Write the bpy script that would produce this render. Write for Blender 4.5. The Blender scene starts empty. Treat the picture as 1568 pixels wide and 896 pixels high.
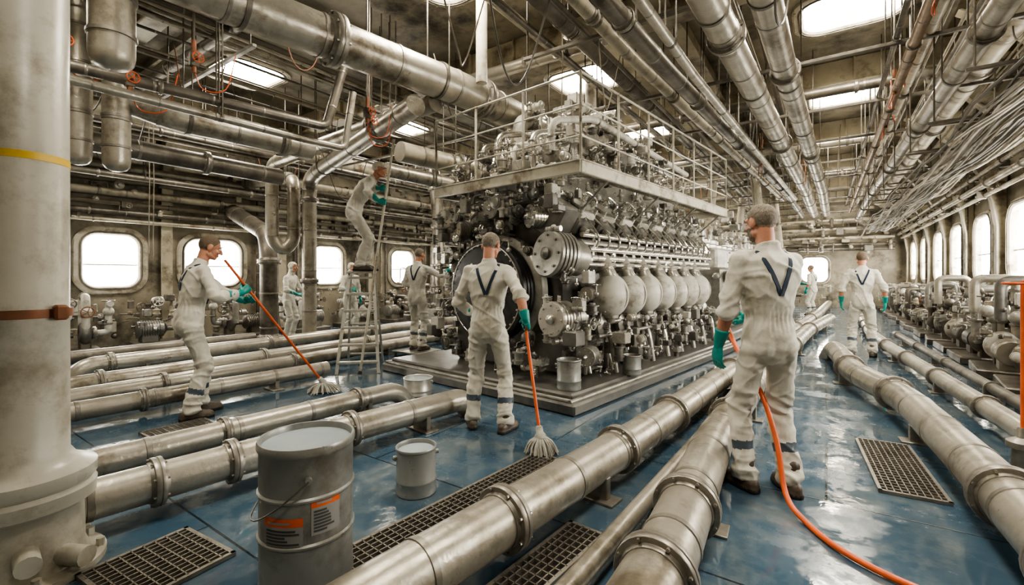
import bpy, math, random
import numpy as np
from mathutils import Vector as V, Matrix, noise
from mathutils.bvhtree import BVHTree
R = random.Random(7)
pi = math.pi
def rad(a): return a*pi/180
# ------------------------------------------------------------------ materials
MATS = {}
def mat(name, col, rough=.5, metal=0., col2=None, ns=4., lo=.35, hi=.7, rv=.12, bump=.0, bs=40., emit=None, coat=0., stretch=(1,1,1), dirt=None, ds=1.3, dl=.5, dh=.64):
    m = bpy.data.materials.new(name); m.use_nodes = True
    nt = m.node_tree; N = nt.nodes; L = nt.links
    b = N['Principled BSDF']
    tc = N.new('ShaderNodeTexCoord')
    mp = N.new('ShaderNodeMapping'); mp.inputs['Scale'].default_value = stretch
    L.new(tc.outputs['Object'], mp.inputs['Vector'])
    n = N.new('ShaderNodeTexNoise'); n.inputs['Scale'].default_value = ns; n.inputs['Detail'].default_value = 7; n.inputs['Roughness'].default_value = .62
    L.new(mp.outputs[0], n.inputs['Vector'])
    mr = N.new('ShaderNodeMapRange'); mr.inputs[1].default_value = lo; mr.inputs[2].default_value = hi
    L.new(n.outputs[0], mr.inputs[0])
    mx = N.new('ShaderNodeMix'); mx.data_type = 'RGBA'
    mx.inputs['A'].default_value = (*col, 1)
    c2 = col2 if col2 else tuple(c*.6 for c in col)
    mx.inputs['B'].default_value = (*c2, 1)
    L.new(mr.outputs[0], mx.inputs['Factor'])
    out = mx.outputs['Result']
    if dirt:
        n3 = N.new('ShaderNodeTexNoise'); n3.inputs['Scale'].default_value = ds; n3.inputs['Detail'].default_value = 9; n3.inputs['Roughness'].default_value = .7
        L.new(tc.outputs['Object'], n3.inputs['Vector'])
        m3 = N.new('ShaderNodeMapRange'); m3.inputs[1].default_value = dl; m3.inputs[2].default_value = dh
        L.new(n3.outputs[0], m3.inputs[0])
        x3 = N.new('ShaderNodeMix'); x3.data_type = 'RGBA'; x3.inputs['B'].default_value = (*dirt, 1)
        L.new(out, x3.inputs['A']); L.new(m3.outputs[0], x3.inputs['Factor']); out = x3.outputs['Result']
    L.new(out, b.inputs['Base Color'])
    b.inputs['Metallic'].default_value = metal
    r2 = N.new('ShaderNodeMapRange'); r2.inputs[1].default_value = .3; r2.inputs[2].default_value = .75
    r2.inputs[3].default_value = max(.03, rough-rv); r2.inputs[4].default_value = min(1, rough+rv)
    L.new(n.outputs[0], r2.inputs[0]); L.new(r2.outputs[0], b.inputs['Roughness'])
    if coat: b.inputs['Coat Weight'].default_value = coat; b.inputs['Coat Roughness'].default_value = .08
    if bump:
        nb = N.new('ShaderNodeTexNoise'); nb.inputs['Scale'].default_value = bs; nb.inputs['Detail'].default_value = 4
        L.new(mp.outputs[0], nb.inputs['Vector'])
        bp = N.new('ShaderNodeBump'); bp.inputs['Strength'].default_value = bump; bp.inputs['Distance'].default_value = .02
        L.new(nb.outputs[0], bp.inputs['Height']); L.new(bp.outputs[0], b.inputs['Normal'])
    if emit:
        b.inputs['Emission Color'].default_value = (*emit[:3], 1); b.inputs['Emission Strength'].default_value = emit[3]
    MATS[name] = m
    return m
SKY_E = 60.; WIN_E = 28.
mat('pipe', (.46,.43,.37), .38, .65, (.3,.275,.225), 3.5, bump=.14, bs=25, dirt=(.15,.125,.09), ds=1.8)
mat('pipe_dark', (.2,.18,.15), .44, .55, (.09,.08,.065), 3.5, bump=.1, bs=25, dirt=(.05,.042,.034))
mat('pipe_cream', (.48,.44,.35), .42, .15, (.3,.27,.2), 3, bump=.1, bs=25, dirt=(.14,.105,.07), ds=2)
mat('flange', (.34,.315,.275), .42, .7, (.17,.155,.13), 9)
mat('column', (.54,.52,.45), .36, .0, (.43,.41,.35), 2.5, bump=.08, bs=20, dirt=(.3,.27,.21), ds=2.4)
mat('wall', (.34,.3,.23), .55, 0, (.17,.15,.11), 1.6, bump=.15, bs=12, dirt=(.06,.05,.036), ds=1.1)
mat('ceil', (.3,.265,.2), .6, 0, (.14,.125,.095), 1.5, bump=.15, bs=10, dirt=(.045,.038,.028), ds=1.)
mat('beam', (.54,.495,.38), .48, 0, (.34,.3,.225), 2, bump=.1, bs=12, dirt=(.14,.11,.075), ds=1.6)
mat('frame', (.62,.585,.49), .4, 0, (.42,.39,.31), 4, dirt=(.2,.16,.11), ds=3)
mat('black', (.016,.016,.017), .36, .2, (.04,.038,.038), 8)
mat('eng_dark', (.12,.116,.107), .4, .6, (.2,.19,.17), 6, bump=.1)
mat('eng_mid', (.36,.345,.31), .38, .65, (.18,.17,.15), 7, bump=.08)
mat('eng_steel', (.58,.555,.5), .34, .75, (.34,.32,.28), 8)
mat('chrome', (.8,.775,.72), .24, .95, (.52,.5,.45), 8, rv=.08)
mat('eng_grey', (.54,.52,.465), .45, .0, (.4,.38,.33), 5, dirt=(.22,.195,.16), ds=4)
mat('copper', (.34,.23,.15), .4, .6, (.2,.14,.09), 6)
mat('orange', (.72,.13,.03), .4, 0, (.5,.08,.02), 8)
mat('rust', (.26,.1,.045), .6, .2, (.16,.075,.04), 9)
mat('cable', (.06,.055,.045), .5, 0, (.13,.11,.085), 3)
mat('cable_l', (.28,.24,.18), .5, 0, (.13,.11,.08), 3)
mat('drum', (.3,.31,.295), .36, .35, (.23,.235,.225), 5, dirt=(.17,.16,.14), ds=3)
mat('paint', (.4,.45,.48), .15, 0, (.32,.37,.4), 3)
mat('label', (.26,.26,.25), .5, 0, (.22,.22,.21), 6)
mat('ink', (.07,.07,.07), .6)
mat('mopwhite', (.5,.48,.43), .8, 0, (.25,.24,.2), 25)
mat('alu', (.58,.57,.53), .4, .6, (.4,.39,.35), 10)
mat('coverall', (.6,.575,.505), .78, 0, (.5,.475,.41), 5, rv=.05, bump=.28, bs=13, dirt=(.34,.305,.24), ds=5, dl=.54, dh=.72)
mat('navy', (.006,.016,.036), .8, 0, (.01,.026,.05), 20)
mat('band', (.075,.095,.12), .5, 0, (.05,.07,.09), 20)
mat('glove', (.0,.27,.235), .38, 0, (.0,.18,.16), 12, bump=.12, bs=60)
mat('boot', (.05,.036,.026), .5, 0, (.1,.075,.055), 14)
mat('sole', (.02,.018,.016), .7)
mat('skin', (.5,.25,.165), .5, 0, (.42,.18,.11), 14, rv=.05)
mat('hair_brown', (.09,.06,.037), .75, 0, (.17,.125,.085), 60, bump=.35, bs=90, stretch=(3,3,1))
mat('hair_grey', (.24,.205,.16), .75, 0, (.09,.07,.052), 50, bump=.35, bs=90, stretch=(3,3,1))
mat('eyewhite', (.75,.73,.7), .2); mat('iris', (.05,.04,.03), .2); mat('lip', (.42,.16,.12), .5)
mat('skyglass', (.9,.9,.88), .3, emit=(1,.925,.775,SKY_E))
mat('winglass', (.9,.9,.88), .3, emit=(1,.95,.84,WIN_E))
mat('yellow', (.75,.5,.05), .5)
def floor_mat():
    m = mat('floor', (.032,.068,.105), .2, 0, (.06,.1,.14), 1.3, rv=.1, coat=.0, dirt=(.13,.155,.165), ds=2.2, dl=.47, dh=.68)
    nt = m.node_tree; N = nt.nodes; L = nt.links; b = N['Principled BSDF']
    tc = N.new('ShaderNodeTexCoord')
    br = N.new('ShaderNodeTexBrick'); br.inputs['Scale'].default_value = 1
    br.inputs['Brick Width'].default_value = 1.9; br.inputs['Row Height'].default_value = 1.15; br.inputs['Mortar Size'].default_value = .007; br.inputs['Mortar Smooth'].default_value = .3
    L.new(tc.outputs['Object'], br.inputs['Vector'])
    old = b.inputs['Base Color'].links[0].from_socket
    mx = N.new('ShaderNodeMix'); mx.data_type = 'RGBA'; mx.inputs['B'].default_value = (.012,.02,.028,1)
    L.new(old, mx.inputs['A']); L.new(br.outputs['Fac'], mx.inputs['Factor']); L.new(mx.outputs['Result'], b.inputs['Base Color'])
    n = N.new('ShaderNodeTexNoise'); n.inputs['Scale'].default_value = 2.4; n.inputs['Detail'].default_value = 9; n.inputs['Roughness'].default_value = .7
    L.new(tc.outputs['Object'], n.inputs['Vector'])
    mr = N.new('ShaderNodeMapRange'); mr.inputs[1].default_value = .47; mr.inputs[2].default_value = .62; mr.inputs[3].default_value = .03; mr.inputs[4].default_value = .34
    L.new(n.outputs[0], mr.inputs[0]); L.new(mr.outputs[0], b.inputs['Roughness'])
    b.inputs['Specular IOR Level'].default_value = .85
    b1 = N.new('ShaderNodeBump'); b1.inputs['Strength'].default_value = .12; b1.inputs['Distance'].default_value = .02
    n2 = N.new('ShaderNodeTexNoise'); n2.inputs['Scale'].default_value = 5.; n2.inputs['Detail'].default_value = 5
    L.new(tc.outputs['Object'], n2.inputs['Vector']); L.new(n2.outputs[0], b1.inputs['Height'])
    b2 = N.new('ShaderNodeBump'); b2.inputs['Strength'].default_value = .6; b2.inputs['Distance'].default_value = .01; b2.invert = True
    L.new(br.outputs['Fac'], b2.inputs['Height']); L.new(b1.outputs[0], b2.inputs['Normal']); L.new(b2.outputs[0], b.inputs['Normal'])
floor_mat()
# ------------------------------------------------------------------ mesh builder
def perp(d):
    d = d.normalized(); a = V((0,0,1)) if abs(d.z) < .9 else V((1,0,0))
    u = a.cross(d).normalized(); return u, d.cross(u)
def fillet(path, r, n=5):
    P = [V(p) for p in path]
    if r <= 0 or len(P) < 3: return P
    out = [P[0]]
    for i in range(1, len(P)-1):
        a, b, c = P[i-1], P[i], P[i+1]
        la, lc = (a-b).length, (c-b).length
        rr = min(r, la*.48, lc*.48)
        p0 = b+(a-b).normalized()*rr; p1 = b+(c-b).normalized()*rr
        for k in range(n+1):
            t = k/n; out.append(p0*(1-t)**2 + b*2*t*(1-t) + p1*t*t)
    out.append(P[-1]); return out
def catmull(P, n=6):
    P = [V(p) for p in P]; out = []
    Q = [P[0]*2-P[1]] + P + [P[-1]*2-P[-2]]
    for i in range(1, len(Q)-2):
        a, b, c, d = Q[i-1:i+3]
        for k in range(n):
            t = k/n
            out.append(.5*((2*b)+(c-a)*t+(2*a-5*b+4*c-d)*t*t+(3*b-a-3*c+d)*t**3))
    out.append(P[-1]); return out
class MB:
    def __init__(s): s.v = []; s.f = []; s.m = []; s.T = None
    def add(s, vs, fs, m):
        o = len(s.v)
        if s.T is not None: s.v += [tuple(s.T @ V(p)) for p in vs]
        else: s.v += [tuple(p) for p in vs]
        s.f += [tuple(i+o for i in f) for f in fs]; s.m += [m]*len(fs)
    def box(s, c, size, m, bev=None, rot=None):
        hx, hy, hz = (size[0]/2, size[1]/2, size[2]/2)
        b = min(hx,hy,hz)*.25 if bev is None else bev
        b = min(b, hx*.9, hy*.9, hz*.9)
        vs = []
        def pt(x,y,z):
            p = V((x,y,z))
            if rot is not None: p = rot @ p
            vs.append(p+V(c)); return len(vs)-1
        if b <= 0:
            for x in (-hx,hx):
                for y in (-hy,hy):
                    for z in (-hz,hz): pt(x,y,z)
            s.add(vs, [(0,1,3,2),(4,6,7,5),(0,4,5,1),(2,3,7,6),(0,2,6,4),(1,5,7,3)], m); return
        ids = {}
        for sx in (-1,1):
            for sy in (-1,1):
                for sz in (-1,1):
                    ids[sx,sy,sz,0] = pt(sx*hx, sy*(hy-b), sz*(hz-b))
                    ids[sx,sy,sz,1] = pt(sx*(hx-b), sy*hy, sz*(hz-b))
                    ids[sx,sy,sz,2] = pt(sx*(hx-b), sy*(hy-b), sz*hz)
        F = []
        for q in (-1,1):
            F.append([ids[q,a,c2,0] for a,c2 in ((-1,-1),(1,-1),(1,1),(-1,1))])
            F.append([ids[a,q,c2,1] for a,c2 in ((-1,-1),(1,-1),(1,1),(-1,1))])
            F.append([ids[a,c2,q,2] for a,c2 in ((-1,-1),(1,-1),(1,1),(-1,1))])
        for a in (-1,1):
            for b2 in (-1,1):
                F.append([ids[a,b2,-1,0],ids[a,b2,1,0],ids[a,b2,1,1],ids[a,b2,-1,1]])
                F.append([ids[a,-1,b2,0],ids[a,1,b2,0],ids[a,1,b2,2],ids[a,-1,b2,2]])
                F.append([ids[-1,a,b2,1],ids[1,a,b2,1],ids[1,a,b2,2],ids[-1,a,b2,2]])
                for c2 in (-1,1): F.append([ids[a,b2,c2,0],ids[a,b2,c2,1],ids[a,b2,c2,2]])
        s.add(vs, F, m)
    def rings(s, rs, m, caps=True):
        n = len(rs[0]); vs = [p for r in rs for p in r]; F = []
        for i in range(len(rs)-1):
            for j in range(n):
                k = (j+1) % n
                F.append((i*n+j, i*n+k, (i+1)*n+k, (i+1)*n+j))
        if caps:
            F.append(tuple(range(n-1,-1,-1))); o = (len(rs)-1)*n; F.append(tuple(range(o,o+n)))
        s.add(vs, F, m)
    def lathe(s, p, axis, prof, m, seg=24, caps=True):
        p = V(p); a = V(axis).normalized(); u, w = perp(a)
        rs = []
        for r, t in prof:
            r = max(r, 1e-4)
            rs.append([p+a*t+(u*math.cos(2*pi*j/seg)+w*math.sin(2*pi*j/seg))*r for j in range(seg)])
        s.rings(rs, m, caps)
    def cyl(s, p0, p1, r, m, seg=14, r1=None):
        p0 = V(p0); d = V(p1)-p0
        s.lathe(p0, d, [(r,0),(r if r1 is None else r1, d.length)], m, seg)
    def tube(s, path, r, m, seg=12, caps=True, ell=None):
        P = [V(p) for p in path]; n = len(P)
        rr = r if isinstance(r,(list,tuple)) else [r]*n
        T = []
        for i in range(n):
            d = P[min(i+1,n-1)]-P[max(i-1,0)]
            T.append(d.normalized() if d.length > 1e-9 else (T[-1] if T else V((0,0,1))))
        u, w = perp(T[0]); rs = []
        for i in range(n):
            if i:
                u = (u-T[i]*u.dot(T[i])).normalized(); w = T[i].cross(u)
            rs.append([P[i]+(u*math.cos(2*pi*j/seg)+w*math.sin(2*pi*j/seg))*rr[i] for j in range(seg)])
        s.rings(rs, m, caps)
    def caps_(s, p0, p1, r0, r1, m='x', seg=14):
        p0 = V(p0); p1 = V(p1); d = p1-p0; L = max(d.length,1e-5)
        if d.length < 1e-5: d = V((0,0,1))
        pr = []
        for k in range(5):
            a = -pi/2+k*pi/8; pr.append((r0*math.cos(a), r0*math.sin(a)))
        for k in range(5):
            a = k*pi/8; pr.append((r1*math.cos(a), L+r1*math.sin(a)))
        pr[4] = (r0, 0)
        s.lathe(p0, d, pr, m, seg)
    def sphere(s, c, r, m, seg=20, M=None):
        if not isinstance(r,(list,tuple)): r = (r,r,r)
        k = seg//2; rs = []
        for i in range(k+1):
            a = -pi/2+pi*i/k; q = max(math.cos(a), 1e-3)
            ring = []
            for j in range(seg):
                b = 2*pi*j/seg
                p = V((r[0]*q*math.cos(b), r[1]*q*math.sin(b), r[2]*math.sin(a)))
                if M is not None: p = M @ p
                ring.append(p+V(c))
            rs.append(ring)
        s.rings(rs, m, True)
    def torus(s, c, axis, Rr, r, m, seg=28, s2=8, a0=0, a1=2*pi):
        c = V(c); u, w = perp(V(axis)); full = abs(a1-a0-2*pi) < 1e-6
        ax = V(axis).normalized(); vs = []; n = seg if full else seg+1
        for i in range(n):
            a = a0+(a1-a0)*i/seg; d = u*math.cos(a)+w*math.sin(a)
            for j in range(s2):
                b = 2*pi*j/s2; vs.append(c+d*(Rr+r*math.cos(b))+ax*r*math.sin(b))
        F = []
        for i in range(seg):
            i2 = (i+1) % n
            for j in range(s2):
                k = (j+1) % s2; F.append((i*s2+j, i2*s2+j, i2*s2+k, i*s2+k))
        s.add(vs, F, m)
    def handwheel(s, c, axis, r, m):
        s.torus(c, axis, r, r*.11, m, 18, 6); u, w = perp(V(axis)); c = V(c)
        for k in range(5):
            a = 2*pi*k/5; s.cyl(c, c+(u*math.cos(a)+w*math.sin(a))*r, r*.07, m, 6)
        s.cyl(c-V(axis).normalized()*r*.6, c+V(axis).normalized()*r*.2, r*.12, m, 8)
    def flange(s, c, axis, r, m='flange', bolts=8):
        c = V(c); a = V(axis).normalized(); u, w = perp(a); t = r*.16
        s.lathe(c-a*t*1.5, a, [(r*1.04,-t),(r*1.1,0),(r*1.28,0),(r*1.3,t*.2),(r*1.3,t*1.2),(r*1.26,t*1.4),(r*1.26,t*1.6),(r*1.3,t*1.8),(r*1.3,t*2.8),(r*1.28,t*3),(r*1.1,t*3),(r*1.04,t*4)], m, 28)
        for k in range(bolts):
            q = 2*pi*(k+.5)/bolts; p = c+(u*math.cos(q)+w*math.sin(q))*r*1.19
            s.cyl(p-a*t*2.2, p+a*t*2.2, r*.065, m, 6)
    def mesh(s, name):
        me = bpy.data.meshes.new(name); me.from_pydata(s.v, [], s.f)
        names = list(dict.fromkeys(s.m))
        if names and names[0] in MATS:
            for nme in names: me.materials.append(MATS[nme])
            idx = {k:i for i,k in enumerate(names)}
            me.polygons.foreach_set('material_index', [idx[k] for k in s.m])
        return me
    def obj(s, name, parent=None, sharp=38):
        me = s.mesh(name)
        me.polygons.foreach_set('use_smooth', [True]*len(me.polygons))
        try: me.set_sharp_from_angle(angle=rad(sharp))
        except Exception: pass
        o = bpy.data.objects.new(name, me); bpy.context.collection.objects.link(o)
        if parent: o.parent = parent
        return o
def empty(name, loc=(0,0,0), rz=0, sc=1):
    e = bpy.data.objects.new(name, None); bpy.context.collection.objects.link(e)
    e.location = loc; e.rotation_euler = (0,0,rz); e.scale = (sc,)*3; e.empty_display_size = .2
    return e
# ------------------------------------------------------------------ pipes
CZ = 5.2
def arclen(P):
    L = [0]
    for i in range(1,len(P)): L.append(L[-1]+(P[i]-P[i-1]).length)
    return L
def at(P, L, s):
    for i in range(1,len(P)):
        if L[i] >= s:
            t = (s-L[i-1])/max(L[i]-L[i-1],1e-6); return P[i-1].lerp(P[i],t), (P[i]-P[i-1]).normalized()
    return P[-1], (P[-1]-P[-2]).normalized()
def add_pipe(mb, pts, r, m='pipe', fil=None, fl=None, fl_every=None, band=None, sup=None, sup_every=2.3, seg=24, off=.6):
    P = fillet(pts, r*2.6 if fil is None else fil, 7); L = arclen(P)
    mb.tube(P, r, m, seg)
    if fl_every:
        s = off
        while s < L[-1]-.1:
            c, d = at(P, L, s); mb.flange(c, d, r); s += fl_every
    for s in (fl or []):
        c, d = at(P, L, s); mb.flange(c, d, r)
    if band:
        s = band*.5
        while s < L[-1]-.05:
            c, d = at(P, L, s); w = min(.03, r*.35)
            mb.lathe(c-d*w/2, d, [(r*.99,-.004),(r*1.04,0),(r*1.04,w),(r*.99,w+.004)], 'flange', seg, False); s += band
    if sup:
        s = min(1., L[-1]*.3)
        while s < L[-1]:
            c, d = at(P, L, s)
            if abs(d.z) < .5:
                side = d.cross(V((0,0,1))).normalized()
                if sup == 'floor':
                    h = c.z-r*.4
                    if h > .03:
                        rot = Matrix((side, V((0,0,1)).cross(side), V((0,0,1)))).transposed()
                        mb.box((c.x,c.y,h/2), (r*1.9,.05,h), 'flange', .005, rot)
                        mb.box((c.x,c.y,.008), (r*2.8,.14,.016), 'flange', .003, rot)
                else:
                    mb.lathe(c-d*.02, d, [(r*1.0,-.003),(r*1.08,0),(r*1.08,.04),(r*1.0,.043)], 'pipe_dark', seg, False)
                    for q in (-1,1):
                        mb.cyl(c+side*q*r*1.05, (c.x+side.x*q*r*1.05, c.y+side.y*q*r*1.05, CZ), .009, 'pipe_dark', 6)
            s += sup_every
def pipe(name, pts, r, m='pipe', **k):
    mb = MB(); add_pipe(mb, pts, r, m, **k); return mb.obj(name)
# ------------------------------------------------------------------ room shell
X0, X1, Y0, Y1 = -11.8, 2.9, -2.0, 25.5
def rr(w, h, r, n=6):
    out = []
    for cx, cy, a0 in ((w/2-r,h/2-r,0),(-w/2+r,h/2-r,90),(-w/2+r,-h/2+r,180),(w/2-r,-h/2+r,270)):
        for k in range(n+1):
            a = rad(a0+90*k/n); out.append((cx+r*math.cos(a), cy+r*math.sin(a)))
    return out
def holes_plane(mb, o, u, v, ul, vl, holes, m):
    o, u, v = V(o), V(u), V(v)
    us = sorted(set([0,ul]+[h[0] for h in holes]+[h[1] for h in holes])); vs_ = sorted(set([0,vl]+[h[2] for h in holes]+[h[3] for h in holes]))
    for i in range(len(us)-1):
        for j in range(len(vs_)-1):
            cu, cv = (us[i]+us[i+1])/2, (vs_[j]+vs_[j+1])/2
            if any(h[0]<cu<h[1] and h[2]<cv<h[3] for h in holes): continue
            mb.add([o+u*us[i]+v*vs_[j], o+u*us[i+1]+v*vs_[j], o+u*us[i+1]+v*vs_[j+1], o+u*us[i]+v*vs_[j+1]], [(0,1,2,3)], m)
def window(name, c, u, v, w, h, depth, glass, fr=.13, mull=True):
    c, u, v = V(c), V(u), V(v); n = u.cross(v); mb = MB()
    def loop(ww, hh, r, d): return [c+u*a+v*b+n*d for a,b in rr(ww,hh,r)]
    r = min(w,h)*.26
    mb.rings([loop(w+2*fr,h+2*fr,r+fr,-.01), loop(w+2*fr,h+2*fr,r+fr,.04), loop(w+2*fr-.05,h+2*fr-.05,r+fr-.02,.06), loop(w+.05,h+.05,r+.02,.06), loop(w,h,r,.03), loop(w,h,r,-depth)], 'frame', False)
    mb.rings([loop(w+.14,h+.14,r+.07,.06), loop(w+.14,h+.14,r+.07,.075), loop(w+.09,h+.09,r+.05,.075), loop(w+.09,h+.09,r+.05,.06)], 'pipe_dark', False)
    g = loop(w-.005,h-.005,r,-depth+.01)
    mb.add([c+n*(-depth+.01)]+g, [(0,1+i,1+(i+1)%len(g)) for i in range(len(g))], glass)
    if mull:
        rot = Matrix((u,v,n)).transposed()
        mb.box(c-n*(depth-.035)-v*h*.08, (w,.03,.03), 'frame', .004, rot)
    per = loop(w+2*fr-.06,h+2*fr-.06,r+fr-.03,.045)
    for i in range(0,len(per),2):
        mb.cyl(per[i], per[i]+n*.025, .013, 'frame', 6)
    return mb.obj(name)
wn = [0]
def nw(): wn[0] += 1; return 'window_%d' % wn[0]
mb = MB(); holes_plane(mb, (X0,Y0,0),(1,0,0),(0,1,0), X1-X0, Y1-Y0, [], 'floor'); mb.obj('floor')
SK = []
for x in (.3,-3.8,-8.9):
    for y in (.4,4.2,8.0,11.8,15.6,19.4,23.2): SK.append((x,y))
sw, sh = 1.15, 1.0
mb = MB(); holes_plane(mb, (X0,Y0,CZ),(1,0,0),(0,1,0), X1-X0, Y1-Y0, [(x-X0-sw/2,x-X0+sw/2,y-Y0-sh/2,y-Y0+sh/2) for x,y in SK], 'ceil'); mb.obj('ceiling')
for x,y in SK: window('skylight_'+nw(), (x,y,CZ), (1,0,0),(0,-1,0), sw, sh, .16, 'skyglass', .14, False)
LW = [(.7,.85),(3.0,.85),(4.85,1.15),(7.8,.9),(10.6,.9),(13.4,.9),(16.2,.9),(19,.9),(21.8,.9)]
mb = MB(); holes_plane(mb, (X0,Y0,0),(0,1,0),(0,0,1), Y1-Y0, CZ, [(y-Y0-w/2,y-Y0+w/2,1.2,2.22) for y,w in LW], 'wall'); mb.obj('wall_left')
for y,w in LW: window(nw(), (X0,y,1.71), (0,1,0),(0,0,1), w, 1.02, .1, 'winglass', .17)
RW = [(4.65+2.4*k,1.3) for k in range(9)]
mb = MB(); holes_plane(mb, (X1,Y0,0),(0,1,0),(0,0,1), Y1-Y0, CZ, [(y-Y0-w/2,y-Y0+w/2,1.3,2.7) for y,w in RW], 'wall'); mb.obj('wall_right')
for y,w in RW: window(nw(), (X1,y,2.0), (0,-1,0),(0,0,1), w, 1.4, .08, 'winglass')
BW = [(-9.5,.9),(-6.5,.9),(-3.2,.9),(-.45,1.0)]
mb = MB(); holes_plane(mb, (X0,Y1,0),(1,0,0),(0,0,1), X1-X0, CZ, [(x-X0-w/2,x-X0+w/2,1.15,2.25) for x,w in BW], 'wall'); mb.obj('wall_back')
for x,w in BW: window(nw(), (x,Y1,1.7), (1,0,0),(0,0,1), w, 1.1, .1, 'winglass')
mb = MB(); holes_plane(mb, (X0,Y0,0),(1,0,0),(0,0,1), X1-X0, CZ, [], 'wall'); mb.obj('wall_front')
BY = (-1.5,2.3,6.1,9.9,13.7,17.5,21.3,25.1)
for y in BY:
    mb = MB(); xm = (X0+X1)/2
    mb.box((xm,y,CZ-.22),(X1-X0-.02,.09,.43),'beam',.01); mb.box((xm,y,CZ-.45),(X1-X0-.02,.26,.04),'beam',.008)
    for x in np.arange(X0+.5,X1,.9): mb.box((x,y,CZ-.22),(.02,.22,.4),'beam',.003)
    mb.obj('deck_beam')
for x in (-10.9,-6.4,-1.75,1.75):
    mb = MB(); mb.box((x,(Y0+Y1)/2,CZ-.15),(.08,Y1-Y0-.02,.29),'beam',.01); mb.box((x,(Y0+Y1)/2,CZ-.3),(.2,Y1-Y0-.02,.03),'beam',.008); mb.obj('deck_girder')
for y in np.arange(-.8,25,.95):
    if min(abs(y-b) for b in BY) < .3: continue
    if min(abs(y-b[1]) for b in SK) < .7: continue
    mb = MB(); mb.box(((X0+X1)/2,y,CZ-.08),(X1-X0-.02,.05,.15),'ceil',.006); mb.obj('deck_stiffener')
def hull_rib(y, side):
    mb = MB(); xw = X1 if side==1 else X0
    if side==1: prof = [(0,.26),(.8,.18),(1.3,.13),(2.4,.13),(2.9,.2),(3.4,.36),(3.9,.62),(4.4,1.05),(4.75,1.5)]
    else: prof = [(0,.25),(1,.16),(3,.16),(4.0,.3),(4.5,.6),(4.75,.9)]
    vs = []
    for z,d in prof:
        for yy in (-.05,.05): vs.append((xw-side*.01, y+yy, z)); vs.append((xw-side*d, y+yy, z))
    F = []
    for a in range(len(prof)-1):
        b = a*4; c = b+4
        F += [(b,b+1,c+1,c),(b+2,c+2,c+3,b+3),(b+1,b+3,c+3,c+1)]
    mb.add(vs, F, 'beam')
    for a in range(len(prof)-1):
        z0,d0 = prof[a]; z1,d1 = prof[a+1]; vs = []
        for z,d in ((z0,d0),(z1,d1)):
            for yy,dd in ((-.1,0),(.1,0),(.1,.03),(-.1,.03)): vs.append((xw-side*(d+dd), y+yy, z))
        mb.add(vs, [(0,1,5,4),(1,2,6,5),(2,3,7,6),(3,0,4,7),(0,3,2,1),(4,5,6,7)], 'beam')
    mb.obj('hull_frame')
for i in range(10): hull_rib(3.2+2.4*i, 1)
for y in (1.75,3.88,6.4,9.2,12,14.8,17.6,20.4,23.2): hull_rib(y, -1)
# ------------------------------------------------------------------ floor pipes
pipe('floor_pipe', [(-1.5,-.6,.2),(-1.38,1.2,.2),(-1.16,3.35,.2),(-1.0,6.2,.2),(-.45,14.,.2),(-.2,17.7,.2),(.1,24.8,.2)], .125, fl=[.9,2.45,3.65,4.7,7,10,13,16], band=.55, sup='floor', fil=.1, seg=32)
pipe('floor_pipe', [(-.52,-.6,.19),(-.57,2.,.19),(-.68,3.6,.19),(-.68,6,.19),(-.35,12,.19),(.1,16,.19)], .13, fl=[2.45,3.1,4.9,7,10,13], band=.6, sup='floor', fil=.1, seg=32)
pipe('floor_pipe', [(-.95,-.5,.1),(-.88,1.76,.1),(-.83,4.3,.1),(-.86,9,.1)], .05, fl=[4.6,7], sup='floor', fil=.1, m='pipe')
pipe('floor_pipe', [(.95,-.5,.2),(.86,2.6,.2),(.79,4.0,.2),(.64,5.9,.2),(.27,7.1,.2),(.22,8.1,.2),(.1,9.3,.2),(.0,9.6,-.1)], .135, fl=[3.3,4.05,6.6,8.], band=.7, sup='floor', fil=.45, seg=32)
pipe('floor_pipe', [(1.45,-.5,.16),(1.32,5.2,.16),(.9,10.5,.16),(.8,13,.16),(.95,22,.16)], .09, fl_every=1.5, sup='floor', fil=.2)
pipe('floor_pipe', [(1.75,-.5,.14),(1.6,6.2,.14),(1.25,13,.14)], .06, m='pipe_dark', fl_every=1.8, sup='floor', fil=.2)
pipe('floor_pipe', [(-3.42,-.3,.18),(-3.3,.8,.18),(-3.22,1.6,.18),(-2.98,3.5,.18),(-2.96,3.62,-.1)], .11, fl=[.95,1.35,1.75,2.6], band=.7, sup='floor', fil=.3, seg=28)
pipe('floor_pipe', [(-4.05,-.3,.16),(-3.98,.8,.16),(-3.85,3.4,.16),(-3.84,3.6,-.1)], .095, fl=[2.0,3.2], band=.6, sup='floor', fil=.25)
pipe('floor_pipe', [(-5.75,-.3,.15),(-5.72,1.2,.15),(-5.6,3.7,.15)], .09, fl=[2.0], band=.6, sup='floor', fil=.25)
pipe('floor_pipe', [(-6.35,-.1,.15),(-6.4,2.6,.15),(-6.6,7.2,.15),(-7.4,9,.15)], .095, fl_every=1.6, sup='floor', fil=.3)
pipe('floor_pipe', [(-6.95,1.2,-.1),(-6.95,1.35,.17),(-7.0,3.2,.17),(-7.15,9,.17),(-7.2,16,.17)], .11, fl_every=1.9, sup='floor', fil=.18)
pipe('floor_pipe', [(-8.1,1.6,-.1),(-8.1,1.75,.2),(-8.2,5,.2),(-8.2,16,.2)], .12, fl_every=2.2, sup='floor', fil=.2)
pipe('floor_pipe', [(-9.1,.5,.2),(-9.2,4.5,.2)], .1, fl_every=2.2, sup='floor', fil=.2, m='pipe_dark')
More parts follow.
